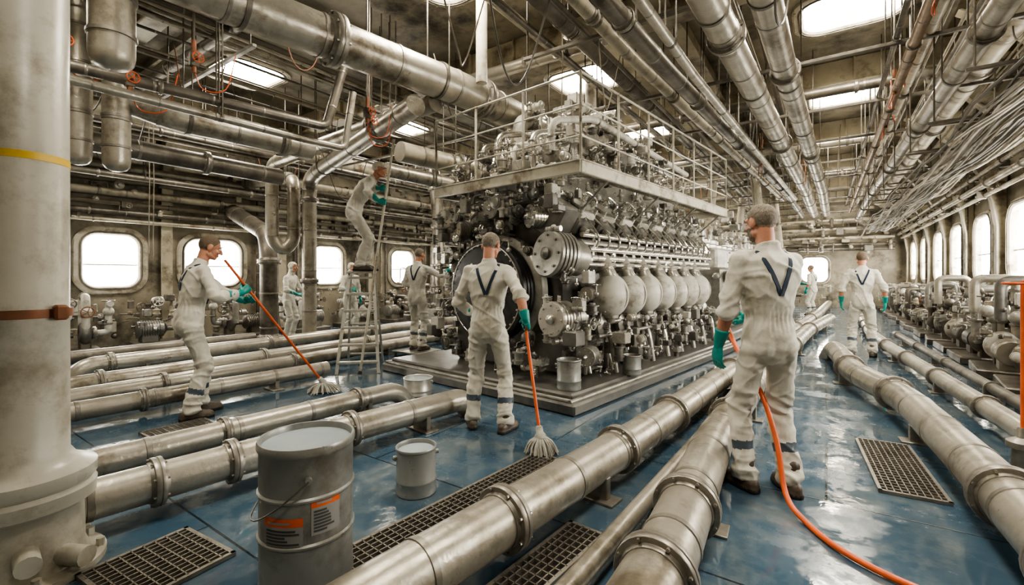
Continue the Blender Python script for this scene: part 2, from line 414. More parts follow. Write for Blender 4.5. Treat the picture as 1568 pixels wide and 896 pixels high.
def grate(c, sx, sy, rz=0):
    mb = MB(); M = Matrix.Rotation(rz,3,'Z'); c = V(c)
    def b(x,y,w,h,z=.012,hh=.02,m_='flange'): mb.box(c+M@V((x,y,z)), (w,h,hh), m_, .0, M)
    mb.box(c+V((0,0,.003)), (sx,sy,.004), 'black', 0, M)
    for q in (-1,1): b(q*sx/2,0,.02,sy+.02); b(0,q*sy/2,sx+.02,.02)
    n = int(sx/.035)
    for i in range(1,n): b(-sx/2+sx*i/n,0,.006,sy)
    n = int(sy/.05)
    for i in range(1,n): b(0,-sy/2+sy*i/n,sx,.006)
    mb.obj('floor_grating')
grate((-1.8,2.1,0),.3,1.9,rad(-5)); grate((.42,4.35,0),.34,1.1,rad(4)); grate((-4.75,1.72,0),.5,.5); grate((-2.65,.85,0),.45,.45,rad(5)); grate((-1.13,1.75,0),.2,1.1,rad(-5))
# ------------------------------------------------------------------ steel column at left
mb = MB(); cx, cy = -3.13,.47
mb.lathe((cx,cy,0),(0,0,1),[(.3,0),(.3,.03),(.24,.04),(.22,.1),(.215,.3),(.225,.31),(.26,.33),(.265,.39),(.25,.41),(.265,.43),(.265,.48),(.22,.5),(.19,.52),(.165,.56),(.163,1.18),(.17,1.19),(.17,1.24),(.163,1.25),(.16,CZ)],'column',40)
for k in range(10):
    a = 2*pi*k/10; mb.cyl((cx+.275*math.cos(a),cy+.275*math.sin(a),.0),(cx+.275*math.cos(a),cy+.275*math.sin(a),.07),.018,'column',6)
mb.lathe((cx,cy,1.205),(0,0,1),[(.165,0),(.176,.002),(.176,.04),(.165,.042)],'rust',40,False)
mb.box((cx+.16,cy+.1,1.23),(.07,.05,.07),'rust',.01)
mb.lathe((cx,cy,1.93),(0,0,1),[(.161,0),(.1645,.002),(.1645,.035),(.161,.037)],'yellow',40,False)
for k,(a,z) in enumerate([(.2,.12),(.9,.16),(1.5,.1)]):
    mb.cyl((cx+.2*math.cos(a-1),cy+.2*math.sin(a-1),z),(cx+.34*math.cos(a-1),cy+.34*math.sin(a-1),z),.045,'column',12)
mb.obj('steel_column')
# ------------------------------------------------------------------ overhead pipes
C = dict(sup='ceil')
pipe('overhead_duct', [(-4.75,-1.2,3.95),(-4.5,2.3,3.95),(-4.1,4.8,3.95),(-4.05,7.2,3.95),(-4.05,13,3.95)], .22, 'pipe', fl=[4.2,6.4,8.5], band=.9, fil=.3, seg=36, **C)
pipe('riser_pipe', [(-3.75,4.75,3.95),(-3.75,4.75,4.6),(-3.75,4.75,5.18)], .075, 'frame', fil=0, seg=20)
pipe('overhead_pipe', [(-4.3,4.45,3.72),(-8.5,4.7,3.62),(-8.95,4.72,3.6),(-8.95,4.72,2.1),(-8.85,4.9,1.9),(-8.75,5.05,2.1),(-8.75,5.05,3.3),(-9.4,5.3,3.5),(-11.4,5.4,3.6)], .12, fl=[1.4], band=.8, fil=.28, **C)
pipe('overhead_pipe', [(-4.3,4.1,3.58),(-7.9,5.0,3.35),(-8.45,5.2,3.3),(-8.45,5.2,0)], .135, 'pipe', fl=[1.1,4.6,6.2,7.55], band=.8, fil=.35, **C)
pipe('standpipe', [(-9.4,4.9,0),(-9.4,4.9,1.9),(-9.7,5.0,2.3),(-11.4,5.1,2.9)], .17, 'pipe_dark', fl=[.15,1.7], band=.7, fil=.3)
def hang(x,y,zb,r,name='hanging_pipe'):
    mb = MB(); mb.lathe((x,y,zb),(0,0,1),[(r*.3,0),(r*.7,.02),(r*.93,.06),(r,.12),(r,CZ-zb)],'pipe',28)
    for z in (.25,.55,.58,1.1,1.5):
        if zb+z < CZ-.1: mb.lathe((x,y,zb+z),(0,0,1),[(r,0),(r*1.08,.004),(r*1.08,.03),(r,.034)],'flange',28,False)
    mb.obj(name)
hang(-6.75,1.43,2.62,.125); hang(-6.43,1.68,2.55,.125); hang(-4.7,1.2,3.05,.15)
pipe('overhead_pipe', [(-5.75,-1,3.3),(-5.66,.95,3.3),(-5.25,3.46,3.3),(-5.2,3.7,4.2)], .055, 'pipe_dark', band=.5, fl=[2.8], fil=.1, **C)
pipe('overhead_pipe', [(-5.5,-1,3.12),(-5.4,3.2,3.12),(-5.35,3.8,3.12),(-5.3,3.9,3.9)], .045, 'pipe', band=.5, fil=.1, **C)
pipe('overhead_pipe', [(-6.5,1.7,3.4),(-6.4,2.2,3.28),(-6.3,3.9,3.28)], .15, 'pipe', band=.8, fl=[1.8], fil=.2, **C)
pipe('overhead_pipe', [(-7.6,1,3.1),(-7.5,4.1,3.05)], .13, 'pipe_dark', band=.8, fl=[2.], fil=.2, **C)
pipe('overhead_pipe', [(-5.5,4.9,3.35),(-5.2,7,3.35),(-5.2,15,3.35)], .16, 'pipe_cream', band=.8, fl=[1.2,3], fil=.2, **C)
pipe('overhead_pipe', [(-6.3,5.3,3.25),(-6.2,7,3.25),(-6.2,15,3.25)], .13, 'pipe', band=.8, fl=[1.6,3], fil=.2, **C)
pipe('overhead_pipe', [(-10.3,-1,4.3),(-10.3,16,4.3)], .18, 'pipe_cream', band=1, fl_every=3, **C)
pipe('overhead_pipe', [(-5.6,-1,4.5),(-5.5,3,4.5),(-5.5,15,4.5)], .1, 'pipe_dark', band=1, fl_every=3, **C)
pipe('overhead_pipe', [(-1.05,-1,3.9),(-.85,5.6,3.9),(-.5,15.7,3.9),(-.4,22,3.9)], .145, 'pipe', band=1.1, fl=[6.2,11], fil=.1, seg=30, **C)
pipe('overhead_pipe', [(-.55,-1,3.9),(-.42,6.3,3.9),(-.1,15.7,3.9),(0,22,3.9)], .13, 'pipe', band=1.1, fl=[7.5,12], fil=.1, seg=30, **C)
pipe('overhead_pipe', [(-1.7,1,3.85),(-1.56,5.5,3.85),(-.95,16,3.85),(-.8,22,3.85)], .09, 'pipe_dark', band=.9, fl_every=2.6, fil=.1, **C)
pipe('overhead_pipe', [(-1.35,-1,3.7),(-1.25,5.5,3.7),(-.75,16,3.7)], .05, 'pipe', band=.9, fil=.1, **C)
pipe('overhead_pipe', [(-2.0,1,4.0),(-1.9,5.5,4.0),(-1.2,18,4.0)], .07, 'pipe_cream', band=.9, fl_every=2.6, fil=.1, **C)
pipe('overhead_pipe', [(1.3,-1,3.62),(1.16,7.2,3.6),(1.0,16,3.6),(1.0,22,3.6)], .1, 'pipe', band=1.0, fl_every=3.1, fil=.1, **C)
pipe('overhead_pipe', [(.85,-1,3.9),(.78,6.4,3.9),(.75,22,3.9)], .055, 'copper', band=.6, fl_every=2.3, fil=.1, **C)
pipe('overhead_pipe', [(.95,2,4.1),(.93,22,4.1)], .05, 'pipe_cream', band=.6, fl_every=2.1, fil=.1, **C)
pipe('overhead_pipe', [(.68,2,4.15),(.62,22,4.1)], .03, 'pipe_dark', band=.6, fl_every=2.1, fil=.1, **C)
pipe('overhead_pipe', [(1.9,-1,4.2),(1.7,8,4.2),(1.6,22,4.2)], .13, 'pipe_cream', band=1, fl_every=3, fil=.1, **C)
pipe('overhead_pipe', [(-2.6,1.5,4.45),(-2.6,22,4.45)], .1, 'pipe_dark', band=1, fl_every=3, **C)
for i,(x,z,r,m_) in enumerate([(-10.8,3.7,.1,'pipe_cream'),(-11.0,3.3,.06,'pipe_dark'),(-3.1,4.5,.06,'pipe'),(-9.9,4.0,.06,'pipe_dark')]):
    pipe('overhead_pipe', [(x,-1+i*.3,z),(x+.1,24,z)], r, m_, band=1, fl_every=2.7, sup='ceil', sup_every=3)
for i,(y,z,r,xa,xb,m_) in enumerate([(2.75,4.55,.07,-11.5,2.3,'pipe_dark'),(5.7,4.6,.08,-7,-2,'pipe'),(9.1,4.45,.08,-11,2,'pipe_dark'),(12.9,4.5,.09,-11,2,'pipe'),(16.9,4.5,.09,-11,2,'pipe_dark'),(1.5,4.55,.05,-9,2,'cable')]):
    pipe('transverse_pipe', [(xa,y,z),(xb,y+.1,z)], r, m_, band=1, fl_every=2.7, sup='ceil', sup_every=3)
mb = MB(); rc = random.Random(21)
for i in range(46):
    x = rc.uniform(-3.2,2.3) if i < 26 else rc.uniform(-11.2,-5.2)
    if min(abs(x-.3),abs(x+3.8),abs(x+8.9)) < .62: continue
    z = rc.uniform(4.1,4.7); r = rc.choice([.014,.02,.03,.045]); dx = rc.uniform(-.15,.25)
    add_pipe(mb, [(x,-1,z),(x+dx*.4,rc.uniform(5,9),z),(x+dx,24,z)], r, rc.choice(['pipe_dark','pipe_dark','cable','cable_l','pipe']), fil=0, band=1.3, seg=8)
for y in np.arange(.6,24,2.05):
    mb.box((-.45,y,4.05),(5.2,.05,.04),'pipe_dark',.004); mb.box((-8.2,y,4.05),(5.6,.05,.04),'pipe_dark',.004) if abs(y-4.2) > .9 else None
    for x in (-3,-1.4,.9,2.1,-10.9,-9.7,-7.9,-5.5): mb.cyl((x,y,4.05),(x,y,CZ),.01,'pipe_dark',6)
mb.obj('conduit_bundle')
mb = MB()
for i in range(50):
    x0 = 1.25+R.random()*.8; z0 = 2.72+R.random()*.45+ (x0-1.25)*.4; ph = R.random()*.5; m_ = R.choice(['cable','cable','cable_l','cable_l','pipe_cream'])
    P = []
    for j in range(40):
        y = -1+j*.5+ph*.3; sag = .09*abs(math.sin((y+ph)*pi/3.2))
        P.append(V((x0-.02*y*(.6+.3*math.sin(i))+.03*math.sin(y*1.3+i), y, z0-sag+.04*math.sin(y*.7+i*2))))
    mb.tube(P, .011+.008*R.random(), m_, 6)
for y in np.arange(.5,18,1.6):
    mb.box((1.5-.012*y,y,3.12),(.95,.04,.03),'pipe_dark',.004)
    for q in (-.42,.42): mb.cyl((1.5-.012*y+q,y,3.12),(1.5-.012*y+q,y,CZ),.009,'pipe_dark',6)
mb.obj('cable_bundle')
mb = MB()
for i in range(46):
    x = R.uniform(-10.5,1.8); y = R.uniform(1.2,14); z = R.uniform(3.1,4.3); L_ = R.uniform(.3,1.3)
    P = catmull([(x,y,z+.6),(x+R.uniform(-.1,.1),y+L_*.3,z-.25*L_),(x+R.uniform(-.1,.1),y+L_*.7,z-.2*L_),(x,y+L_,z+.6)],6)
    mb.tube(P, .008, R.choice(['cable','cable_l','cable','rust']), 6)
for (x,y,zt,zb) in [(-5.4,1.0,5.2,2.5),(-2.7,5,5.2,3.2),(-9.8,3,4.3,1.8),(-9.6,3.0,4.3,1.7)]:
    mb.tube([(x,y,zt),(x+.02,y+.01,(zt+zb)/2),(x,y,zb)], .007, 'cable_l', 6)
mb.obj('hanging_cables')
mb = MB()
for (x,y,z) in [(-5.55,1.55,3.3),(-5.65,1.1,3.5),(-4.75,3.7,3.45),(-4.9,3.85,3.4),(.8,5.2,3.95),(.75,7.9,3.95),(.8,9.6,3.95),(-5.3,2.0,3.6)]:
    mb.box((x,y,z),(.06,.08,.14),'pipe_dark'); mb.cyl((x,y,z-.13),(x,y,z+.2),.024,'rust',10); mb.handwheel((x+.1,y,z),(1,0,0),.05,'orange'); mb.cyl((x,y,z),(x+.1,y,z),.015,'pipe_dark',8)
    mb.cyl((x,y,z+.1),(x,y,CZ),.012,'pipe_dark',6)
    mb.tube(catmull([(x,y,z-.1),(x-.05,y+.1,z-.25),(x,y+.3,z-.2),(x,y+.4,z+.2)],5),.006,'orange',6)
mb.obj('valve_cluster')
# ------------------------------------------------------------------ clutter generator
def item(mb, c, s, rnd, pal):
    c = V(c); m = rnd.choice(pal); m2 = rnd.choice(pal); k = rnd.random()
    ax = rnd.choice([V((1,0,0)),V((0,1,0)),V((0,0,1)),V((0,0,1))])
    if k < .25:
        r = s*rnd.uniform(.18,.35); l = s*rnd.uniform(.6,1.2)
        mb.lathe(c-ax*l/2, ax, [(r*.7,0),(r,.01),(r,l*.2),(r*1.2,l*.22),(r*1.2,l*.3),(r*.9,l*.33),(r*.9,l*.7),(r*1.25,l*.72),(r*1.25,l*.8),(r*.6,l*.85),(r*.5,l)], m, 14)
    elif k < .42:
        d = (s*rnd.uniform(.4,.9),s*rnd.uniform(.4,.9),s*rnd.uniform(.3,.9)); mb.box(c, d, m, s*.04)
        for q in range(4): 
            a = (q%2*2-1)*d[0]*.35; b = (q//2*2-1)*d[1]*.35; mb.cyl(c+V((a,b,d[2]/2)), c+V((a,b,d[2]/2+s*.06)), s*.04, m2, 6)
    elif k < .68:
        a = V((rnd.uniform(-1,1),rnd.uniform(-1,1),rnd.uniform(-1,1)))*s; b = V((a.x,rnd.uniform(-1,1)*s,a.z)); d = V((b.x,b.y,rnd.uniform(-1,1)*s))
        mb.tube(fillet([c+a*.6,c+b*.7,c+d*.8,c+d*.8+V((rnd.uniform(-.6,.6)*s,0,0))], s*.18, 4), s*rnd.uniform(.03,.09), m, 8)
    elif k < .78:
        mb.handwheel(c, ax, s*rnd.uniform(.2,.35), m); mb.cyl(c, c-ax*s*.5, s*.05, m2, 8); mb.sphere(c-ax*s*.5, s*.16, m2, 10)
    elif k < .88:
        r = s*.14; n = 40
        mb.tube([c+V((r*math.cos(i*.9),r*math.sin(i*.9),-s*.3+s*.6*i/n)) for i in range(n)], s*.03, m, 5)
    elif k < .95:
        mb.sphere(c, s*rnd.uniform(.15,.3), m, 14); mb.flange(c, ax, s*.14, m2, 6)
    else:
        mb.flange(c, ax, s*.2, m, 6); mb.cyl(c-ax*s*.5, c+ax*s*.5, s*.17, m2, 12)
def clutter(mb, lo, hi, n, s, pal, seed):
    rnd = random.Random(seed)
    for _ in range(n):
        item(mb, [rnd.uniform(lo[i],hi[i]) for i in range(3)], rnd.uniform(*s), rnd, pal)
# ------------------------------------------------------------------ main engine
E = empty('marine_diesel_engine', (-2.05,4.07,0), rad(-7))
mb = MB()
mb.box((-1.7,2.75,.06),(3.4,5.5,.12),'eng_dark',.02); mb.box((-1.7,2.75,.15),(3.2,5.3,.08),'eng_dark',.02)
for q in (-3.33,-.07): mb.cyl((q,.02,.13),(q,5.48,.13),.025,'eng_mid',10)
mb.cyl((-3.33,.06,.13),(-.07,.06,.13),.025,'eng_mid',10)
mb.obj('bedplate', E)
mb = MB()
mb.box((-1.55,2.95,.55),(2.1,4.4,.72),'eng_dark',.04)
mb.box((-1.55,3.0,1.25),(1.7,4.3,.9),'eng_dark',.04)
mb.box((-1.55,3.0,2.0),(1.5,4.3,.8),'eng_dark',.04)
for side,xs in ((1,-.5),(-1,-2.6)):
    for i in range(9):
        y = .95+.52*i
        mb.box((xs,y,.5),(.09,.07,.6),'eng_mid',.015)
        if i < 8:
            mb.box((xs-.01*side,y+.26,.42),(.05,.34,.3),'eng_mid',.02)
            for a in (-.13,.13):
                for b in (-.1,.1): mb.cyl((xs,y+.26+a,.42+b),(xs+side*.045,y+.26+a,.42+b),.014,'eng_steel',6)
            mb.lathe((xs-.1*side,y+.26,.78),(side,0,0),[(.12,0),(.12,.1),(.09,.12),(.09,.16),(.13,.17),(.13,.22),(.05,.24),(.04,.3)],'eng_mid',18)
            mb.cyl((xs+.06*side,y+.05,.22),(xs-.12*side,y+.08,.95),.028,'eng_steel',10)
            mb.tube(fillet([(xs+side*.28,y+.3,.22),(xs+side*.22,y+.3,.6),(xs+side*.05,y+.3,.95)],.1,4),.035,'eng_steel' if i%2 else 'eng_mid',10)
mb.obj('crankcase', E)
mb = MB()
for i in range(7):
    y = 1.32+.5*i; x = -.34
    mb.sphere((x,y,1.16),(.225,.235,.275),'eng_grey',32)
    mb.lathe((x-.02,y,1.36),(-.35,0,1),[(.13,0),(.11,.05),(.1,.12),(.14,.13),(.14,.17),(.09,.19),(.085,.3)],'eng_steel',18)
    mb.lathe((x,y,.82),(0,0,1),[(.05,0),(.06,.05),(.1,.06),(.1,.1),(.07,.13)],'eng_mid',16)
    mb.torus((x,y,1.16),(0,1,0),.235,.008,'eng_grey',28,6)
mb.cyl((-.5,1.0,1.18),(-.5,4.9,1.18),.09,'eng_steel',14)
mb.cyl((-.4,.95,.82),(-.4,4.9,.82),.035,'eng_steel',12); mb.cyl((-.3,.95,.68),(-.3,4.9,.68),.025,'eng_mid',12)
mb.obj('air_receivers', E)
mb = MB()
for x,z,r,m_ in [(-.42,1.62,.045,'eng_steel'),(-.36,1.72,.03,'chrome'),(-.5,1.8,.05,'eng_mid'),(-.38,1.54,.025,'eng_steel'),(-.46,1.9,.03,'chrome')]:
    add_pipe(mb, [(x,.85,z),(x,5.05,z)], r, m_, band=.5, seg=12)
for i in range(16):
    y = 1.0+.26*i
    mb.tube(fillet([(-.38,y,1.7),(-.3,y,1.85),(-.45,y+.04,2.05),(-.62,y+.04,2.2)],.07,4), .014, 'chrome', 7)
    mb.box((-.44,y,1.66),(.1,.05,.14),'eng_mid')
mb.obj('fuel_rail', E)
mb = MB()
for side,x in ((1,-.78),(-1,-2.3)):
    rot = Matrix.Rotation(rad(32*side),3,'Y')
    for i in range(8):
        y = 1.1+.52*i; c = V((x,y,2.05))
        def P(a,b,z): return c+rot@V((a,b,z))
        mb.box(P(0,0,0),(.4,.42,.34),'eng_dark',.03,rot)
        mb.box(P(0,0,.2),(.34,.36,.1),'eng_steel' if i%2 else 'eng_grey',.03,rot)
        mb.box(P(0,0,.29),(.22,.3,.1),'eng_mid' if i else 'eng_mid',.04,rot)
        for a in (-.14,.14):
            for b in (-.15,.15): mb.cyl(P(a,b,.2),P(a,b,.31),.022,'chrome',6)
        mb.lathe(P(.0,0,.3),rot@V((0,0,1)),[(.05,0),(.05,.06),(.035,.07),(.035,.12),(.02,.13)],'chrome',12)
        mb.cyl(P(.22*side,-.08,.05),P(.3*side,-.08,.05),.05,'eng_steel',12); mb.cyl(P(.22*side,.1,.05),P(.32*side,.1,.05),.035,'eng_steel',12)
        mb.tube(fillet([P(.1,.1,.3),P(.12,.12,.42),P(-.1,.15,.45),P(-.2,.12,.2)],.06,4),.016,'chrome',7)
mb.box((-.78,.72,2.1),(.42,.34,.42),'eng_dark',.03,Matrix.Rotation(rad(32),3,'Y'))
mb.box((-.66,.72,2.27),(.34,.28,.06),'eng_mid',.02,Matrix.Rotation(rad(32),3,'Y'))
mb.obj('cylinder_heads', E)
mb = MB(); fc = V((-1.62,.42,1.2)); ax = V((0,-1,0))
mb.lathe(fc-ax*.16, ax, [(.3,0),(.56,0),(.6,.01),(.655,.02),(.655,.06),(.63,.065),(.63,.08),(.655,.085),(.655,.12),(.63,.125),(.63,.14),(.655,.145),(.655,.2),(.62,.215),(.575,.22)], 'black', 72)
mb.lathe(fc-ax*.16, ax, [(.575,.219),(.56,.2),(.55,.13),(.5,.11),(.3,.1),(.2,.1)], 'eng_mid', 72)
mb.lathe(fc, ax, [(.2,-.05),(.2,.05),(.17,.07),(.12,.07),(.11,.12),(.07,.13),(.06,.18),(.02,.19)], 'eng_steel', 32)
for k in range(6):
    a = 2*pi*k/6; d = V((math.cos(a),0,math.sin(a))); mb.tube([fc+d*.15,fc+d*.56],[.06,.045],'eng_mid',10)
    for j in (.28,.4): mb.cyl(fc+d*j+ax*.0, fc+d*j+ax*.09,.022,'chrome',6)
for k in range(36):
    a = 2*pi*k/36; d = V((math.cos(a),0,math.sin(a))); mb.cyl(fc+d*.6+ax*.04, fc+d*.6+ax*.075,.012,'eng_steel',6)
mb.torus(fc+ax*.055, ax, .61,.008,'eng_steel',64,6)
mb.lathe(fc-ax*.34, ax, [(.4,0),(.72,0),(.74,.02),(.74,.13),(.7,.16),(.4,.16)],'eng_mid',56)
mb.obj('flywheel', E)
mb = MB()
def drum(c, ax, r, l, m1, m2):
    ax = V(ax).normalized()
    pr = [(r*.6,0),(r*.95,.0),(r,.02)]
    n = 5
    for i in range(n):
        t = .02+(l*.5)*i/n; pr += [(r,t),(r,t+l*.06),(r*.93,t+l*.065),(r*.93,t+l*.095)]
    pr += [(r*.9,l*.55),(r*.8,l*.65),(r*.8,l*.85),(r*.7,l*.95),(r*.4,l),(r*.4,l*1.15)]
    mb.lathe(V(c), -ax, pr, m1, 40)
    mb.lathe(V(c)-ax*.0, ax, [(r*.62,-.02),(r*.6,.0),(r*.5,-.03),(r*.3,-.03),(r*.26,.03),(r*.12,.05),(r*.05,.06)], m2, 32)
    u,w = perp(ax)
    for k in range(8): 
        a = 2*pi*k/8; q = V(c)+(u*math.cos(a)+w*math.sin(a))*r*.78; mb.cyl(q-ax*.01,q+ax*.02,r*.06,m2,6)
drum((-.62,.36,1.66),(-.25,-1,.1),.27,.55,'eng_mid','eng_dark')
drum((-.5,.28,.92),(-.1,-1,.0),.2,.5,'eng_steel','eng_steel')
drum((-.95,.45,2.12),(-.5,-1,.0),.15,.4,'chrome','eng_steel')
drum((-2.35,.45,2.05),(.2,-1,.0),.17,.45,'eng_steel','eng_mid')
drum((-2.5,.5,1.7),(0,-1,.0),.13,.4,'eng_mid','eng_steel')
drum((-1.6,.45,2.28),(0,-1,.0),.14,.4,'eng_mid','chrome')
drum((-.22,.55,.5),(.3,-1,.0),.11,.35,'eng_mid','chrome')
mb.obj('auxiliary_drives', E)
mb = MB()
pal = ['eng_dark','eng_dark','eng_mid','eng_steel','chrome','eng_mid','eng_grey']
clutter(mb, (-2.65,.35,1.7),(-.5,.75,2.5), 120, (.1,.24), pal, 1)
clutter(mb, (-.65,.3,.3),(-.15,.8,1.5), 55, (.1,.22), pal, 2)
clutter(mb, (-2.7,.3,.25),(-2.2,.8,2.2), 60, (.1,.24), pal, 3)
clutter(mb, (-.55,.9,.25),(-.08,5.0,.88), 210, (.09,.22), ['eng_dark','eng_mid','eng_steel','eng_mid','eng_grey'], 4)
clutter(mb, (-.7,.7,1.5),(-.4,5.0,1.9), 90, (.08,.18), pal, 5)
clutter(mb, (-.95,.7,2.2),(-.45,5.0,2.52), 130, (.08,.18), pal+['chrome','eng_steel'], 6)
clutter(mb, (-2.95,.5,.3),(-2.5,5.0,2.4), 160, (.1,.25), pal, 7)
clutter(mb, (-1.5,.25,.25),(-.7,.5,.7), 30, (.1,.2), pal, 8)
mb.obj('engine_fittings', E)
mb = MB()
pal2 = ['chrome','eng_steel','eng_steel','eng_grey','eng_grey','eng_mid','eng_dark']
mb.box((-1.55,3.0,2.75),(1.1,3.9,.5),'eng_mid',.05)
for i in range(8):
    for x in (-1.95,-1.2):
        y = 1.2+.5*i
        mb.lathe((x,y,2.6),(0,0,1),[(.19,0),(.19,.25),(.16,.28),(.16,.42),(.2,.44),(.2,.5),(.12,.53),(.1,.7),(.13,.71),(.13,.76),(.05,.8),(.04,.95)],'eng_steel' if i%2 else 'chrome',18)
        for k in range(6):
            a = pi*k/3; mb.cyl((x+.17*math.cos(a),y+.17*math.sin(a),3.05),(x+.17*math.cos(a),y+.17*math.sin(a),3.15),.018,'chrome',6)
clutter(mb, (-2.45,.8,2.6),(-.6,4.9,3.35), 420, (.12,.3), pal2, 11)
clutter(mb, (-2.1,1.2,3.2),(-.9,4.2,3.85), 190, (.12,.3), pal2, 12)
clutter(mb, (-2.6,.45,2.5),(-.4,.9,2.95), 110, (.1,.26), pal2, 13)
for i in range(6):
    x = -2.3+.3*i
    add_pipe(mb, [(x,.7,2.5),(x,.7,3.1+.1*(i%3)),(x+.1,1.5,3.3+.1*(i%3)),(x+.1,4.8,3.3)], .045, R.choice(['chrome','eng_steel','eng_grey']), fl_every=1.1, fil=.15, seg=12)
add_pipe(mb, [(-1.9,1.4,3.3),(-1.9,1.4,3.75),(-1.9,3.4,3.75),(-1.9,3.4,4.9)], .11, 'eng_grey', fl_every=.7, fil=.2, seg=20)
mb.obj('cylinder_tops', E)
mb = MB(); zp = 2.56; px0, px1, py0, py1 = -2.5,-.12,.3,5.2
def rim(a,b):
    a=V(a);b=V(b);d=(b-a);L_=d.length;d.normalize();rot=Matrix((d,V((0,0,1)).cross(d),V((0,0,1)))).transposed()
    mb.box((a+b)/2,(L_+.02,.05,.13),'frame',.008,rot); mb.box((a+b)/2+V((0,0,.065)),(L_+.03,.09,.015),'frame',.003,rot)
cor = [(px0,py0,zp),(px1,py0,zp),(px1,py1,zp),(px0,py1,zp)]
for i in range(4): rim(cor[i],cor[(i+1)%4])
for (xa,xb,ya,yb) in [(px1-.36,px1,py0,py1),(px0,px0+.3,py0,py1),(px0,px1,py0,py0+.25)]:
    n = max(2,int((xb-xa)/.03)); 
    if (yb-ya) > (xb-xa):
        for i in range(n+1): mb.box((xa+(xb-xa)*i/n,(ya+yb)/2,zp+.05),(.006,yb-ya,.03),'eng_steel',0)
        for j in range(int((yb-ya)/.1)): mb.box(((xa+xb)/2,ya+.1*j,zp+.05),(xb-xa,.008,.02),'eng_steel',0)
    else:
        n = int((yb-ya)/.03)
        for i in range(n+1): mb.box(((xa+xb)/2,ya+(yb-ya)*i/n,zp+.05),(xb-xa,.006,.03),'eng_steel',0)
H = 1.0
def rail(a, b, k):
    a=V(a);b=V(b)
    for z in (H,H*.66,H*.33): mb.cyl(a+V((0,0,z)),b+V((0,0,z)),.014 if z==H else .01,'frame',8)
    for i in range(k+1):
        p=a.lerp(b,i/k); mb.cyl(p-V((0,0,.06)),p+V((0,0,H)),.015,'frame',8); mb.sphere(p+V((0,0,H)),.02,'frame',8)
rail((px1,py0,zp),(px1,py1,zp),6); rail((px0,py0,zp),(px1,py0,zp),3); rail((px0,py0,zp),(px0,py1,zp),6); rail((px0,py1,zp),(px1,py1,zp),3)
for y in (.9,2.3,3.7,4.9):
    for x in (px1-.02,px0+.02):
        s_ = -1 if x > -1 else 1
        mb.tube([(x,y,zp-.06),(x+s_*.35,y,zp-.35)],.015,'eng_mid',8)
mb.obj('service_platform', E)
# ------------------------------------------------------------------ machinery
def pump(name, loc, yaw, seed, h=1.0):
    rnd = random.Random(seed); mb = MB(); mb.T = Matrix.Translation(loc) @ Matrix.Rotation(yaw,4,'Z')
    mm = lambda: rnd.choice(['eng_mid','pipe_dark','eng_grey','pipe_dark','pipe','eng_dark'])
    mb.box((0,0,.06),(.7,1.0,.12),'pipe_dark',.015)
    m1 = mm(); r = .17
    pr = [(r*.5,0),(r*.9,.01)]
    for i in range(9): pr += [(r,.03+.04*i),(r,.05+.04*i),(r*.9,.052+.04*i),(r*.9,.068+.04*i)]
    pr += [(r*.9,.42),(r*.55,.46),(r*.3,.48),(r*.3,.6)]
    mb.lathe((0,-.45,.36),(0,1,0),pr,m1,24); mb.box((0,-.25,.2),(.24,.3,.2),m1)
    mb.torus((0,.3,.38),(0,1,0),.13,.085,mm(),24,10); mb.box((0,.3,.2),(.2,.16,.2),'pipe_dark'); mb.flange((0,.42,.38),(0,1,0),.09,'flange')
    m2 = mm(); zt = h*rnd.uniform(.9,1.3)
    add_pipe(mb, [(.13,.3,.4),(.13,.3,zt),(-.3,.3,zt),(-.3,.3,zt-.5)], .06, m2, fl=[.3,.8], fil=.12, seg=16)
    add_pipe(mb, [(0,.45,.38),(0,.62,.38),(0,.62,.9),(.2,.62,.9)], .05, m2, fl=[.3], fil=.1, seg=14)
    for (x,y,z,a) in [(.13,.3,zt*.75,(1,0,0)),(0,.62,.75,(0,0,1)),(-.2,-.1,.9,(1,0,0))]:
        a = V(a); mb.sphere((x,y,z),.085,mm(),14); mb.cyl((x,y,z),V((x,y,z))+a*.2,.02,'eng_steel',8); mb.handwheel(V((x,y,z))+a*.2,a,.09,rnd.choice(['rust','pipe_dark','eng_steel','pipe_dark','pipe_cream']))
    clutter(mb, (-.3,-.5,.4),(.3,.6,1.0*h), 30, (.09,.2), ['eng_mid','pipe_cream','eng_grey','pipe_dark','eng_steel','pipe_dark','eng_dark'], seed)
    mb.obj(name)
k = 0
for y in np.arange(3.0,24.5,1.25):
    pump('pump_unit', (2.1,y,0), rad(R.choice([0,180,8,-6])), 100+k, R.uniform(.85,1.15)); k += 1
for y in np.arange(.6,22,1.5):
    pump('pump_unit', (-10.9,y,0), rad(R.choice([0,180,8,-6])), 200+k, R.uniform(.75,.95)); k += 1
for y in np.arange(9.2,22,2.1):
    pump('pump_unit', (-5.0-R.random()*.6,y+2,0), rad(R.choice([0,90,180])), 300+k, 1.2); k += 1
for x in (-8.5,-5.,-3.4): pump('pump_unit', (x,24.0,0), rad(90), 400+k, 1.); k += 1
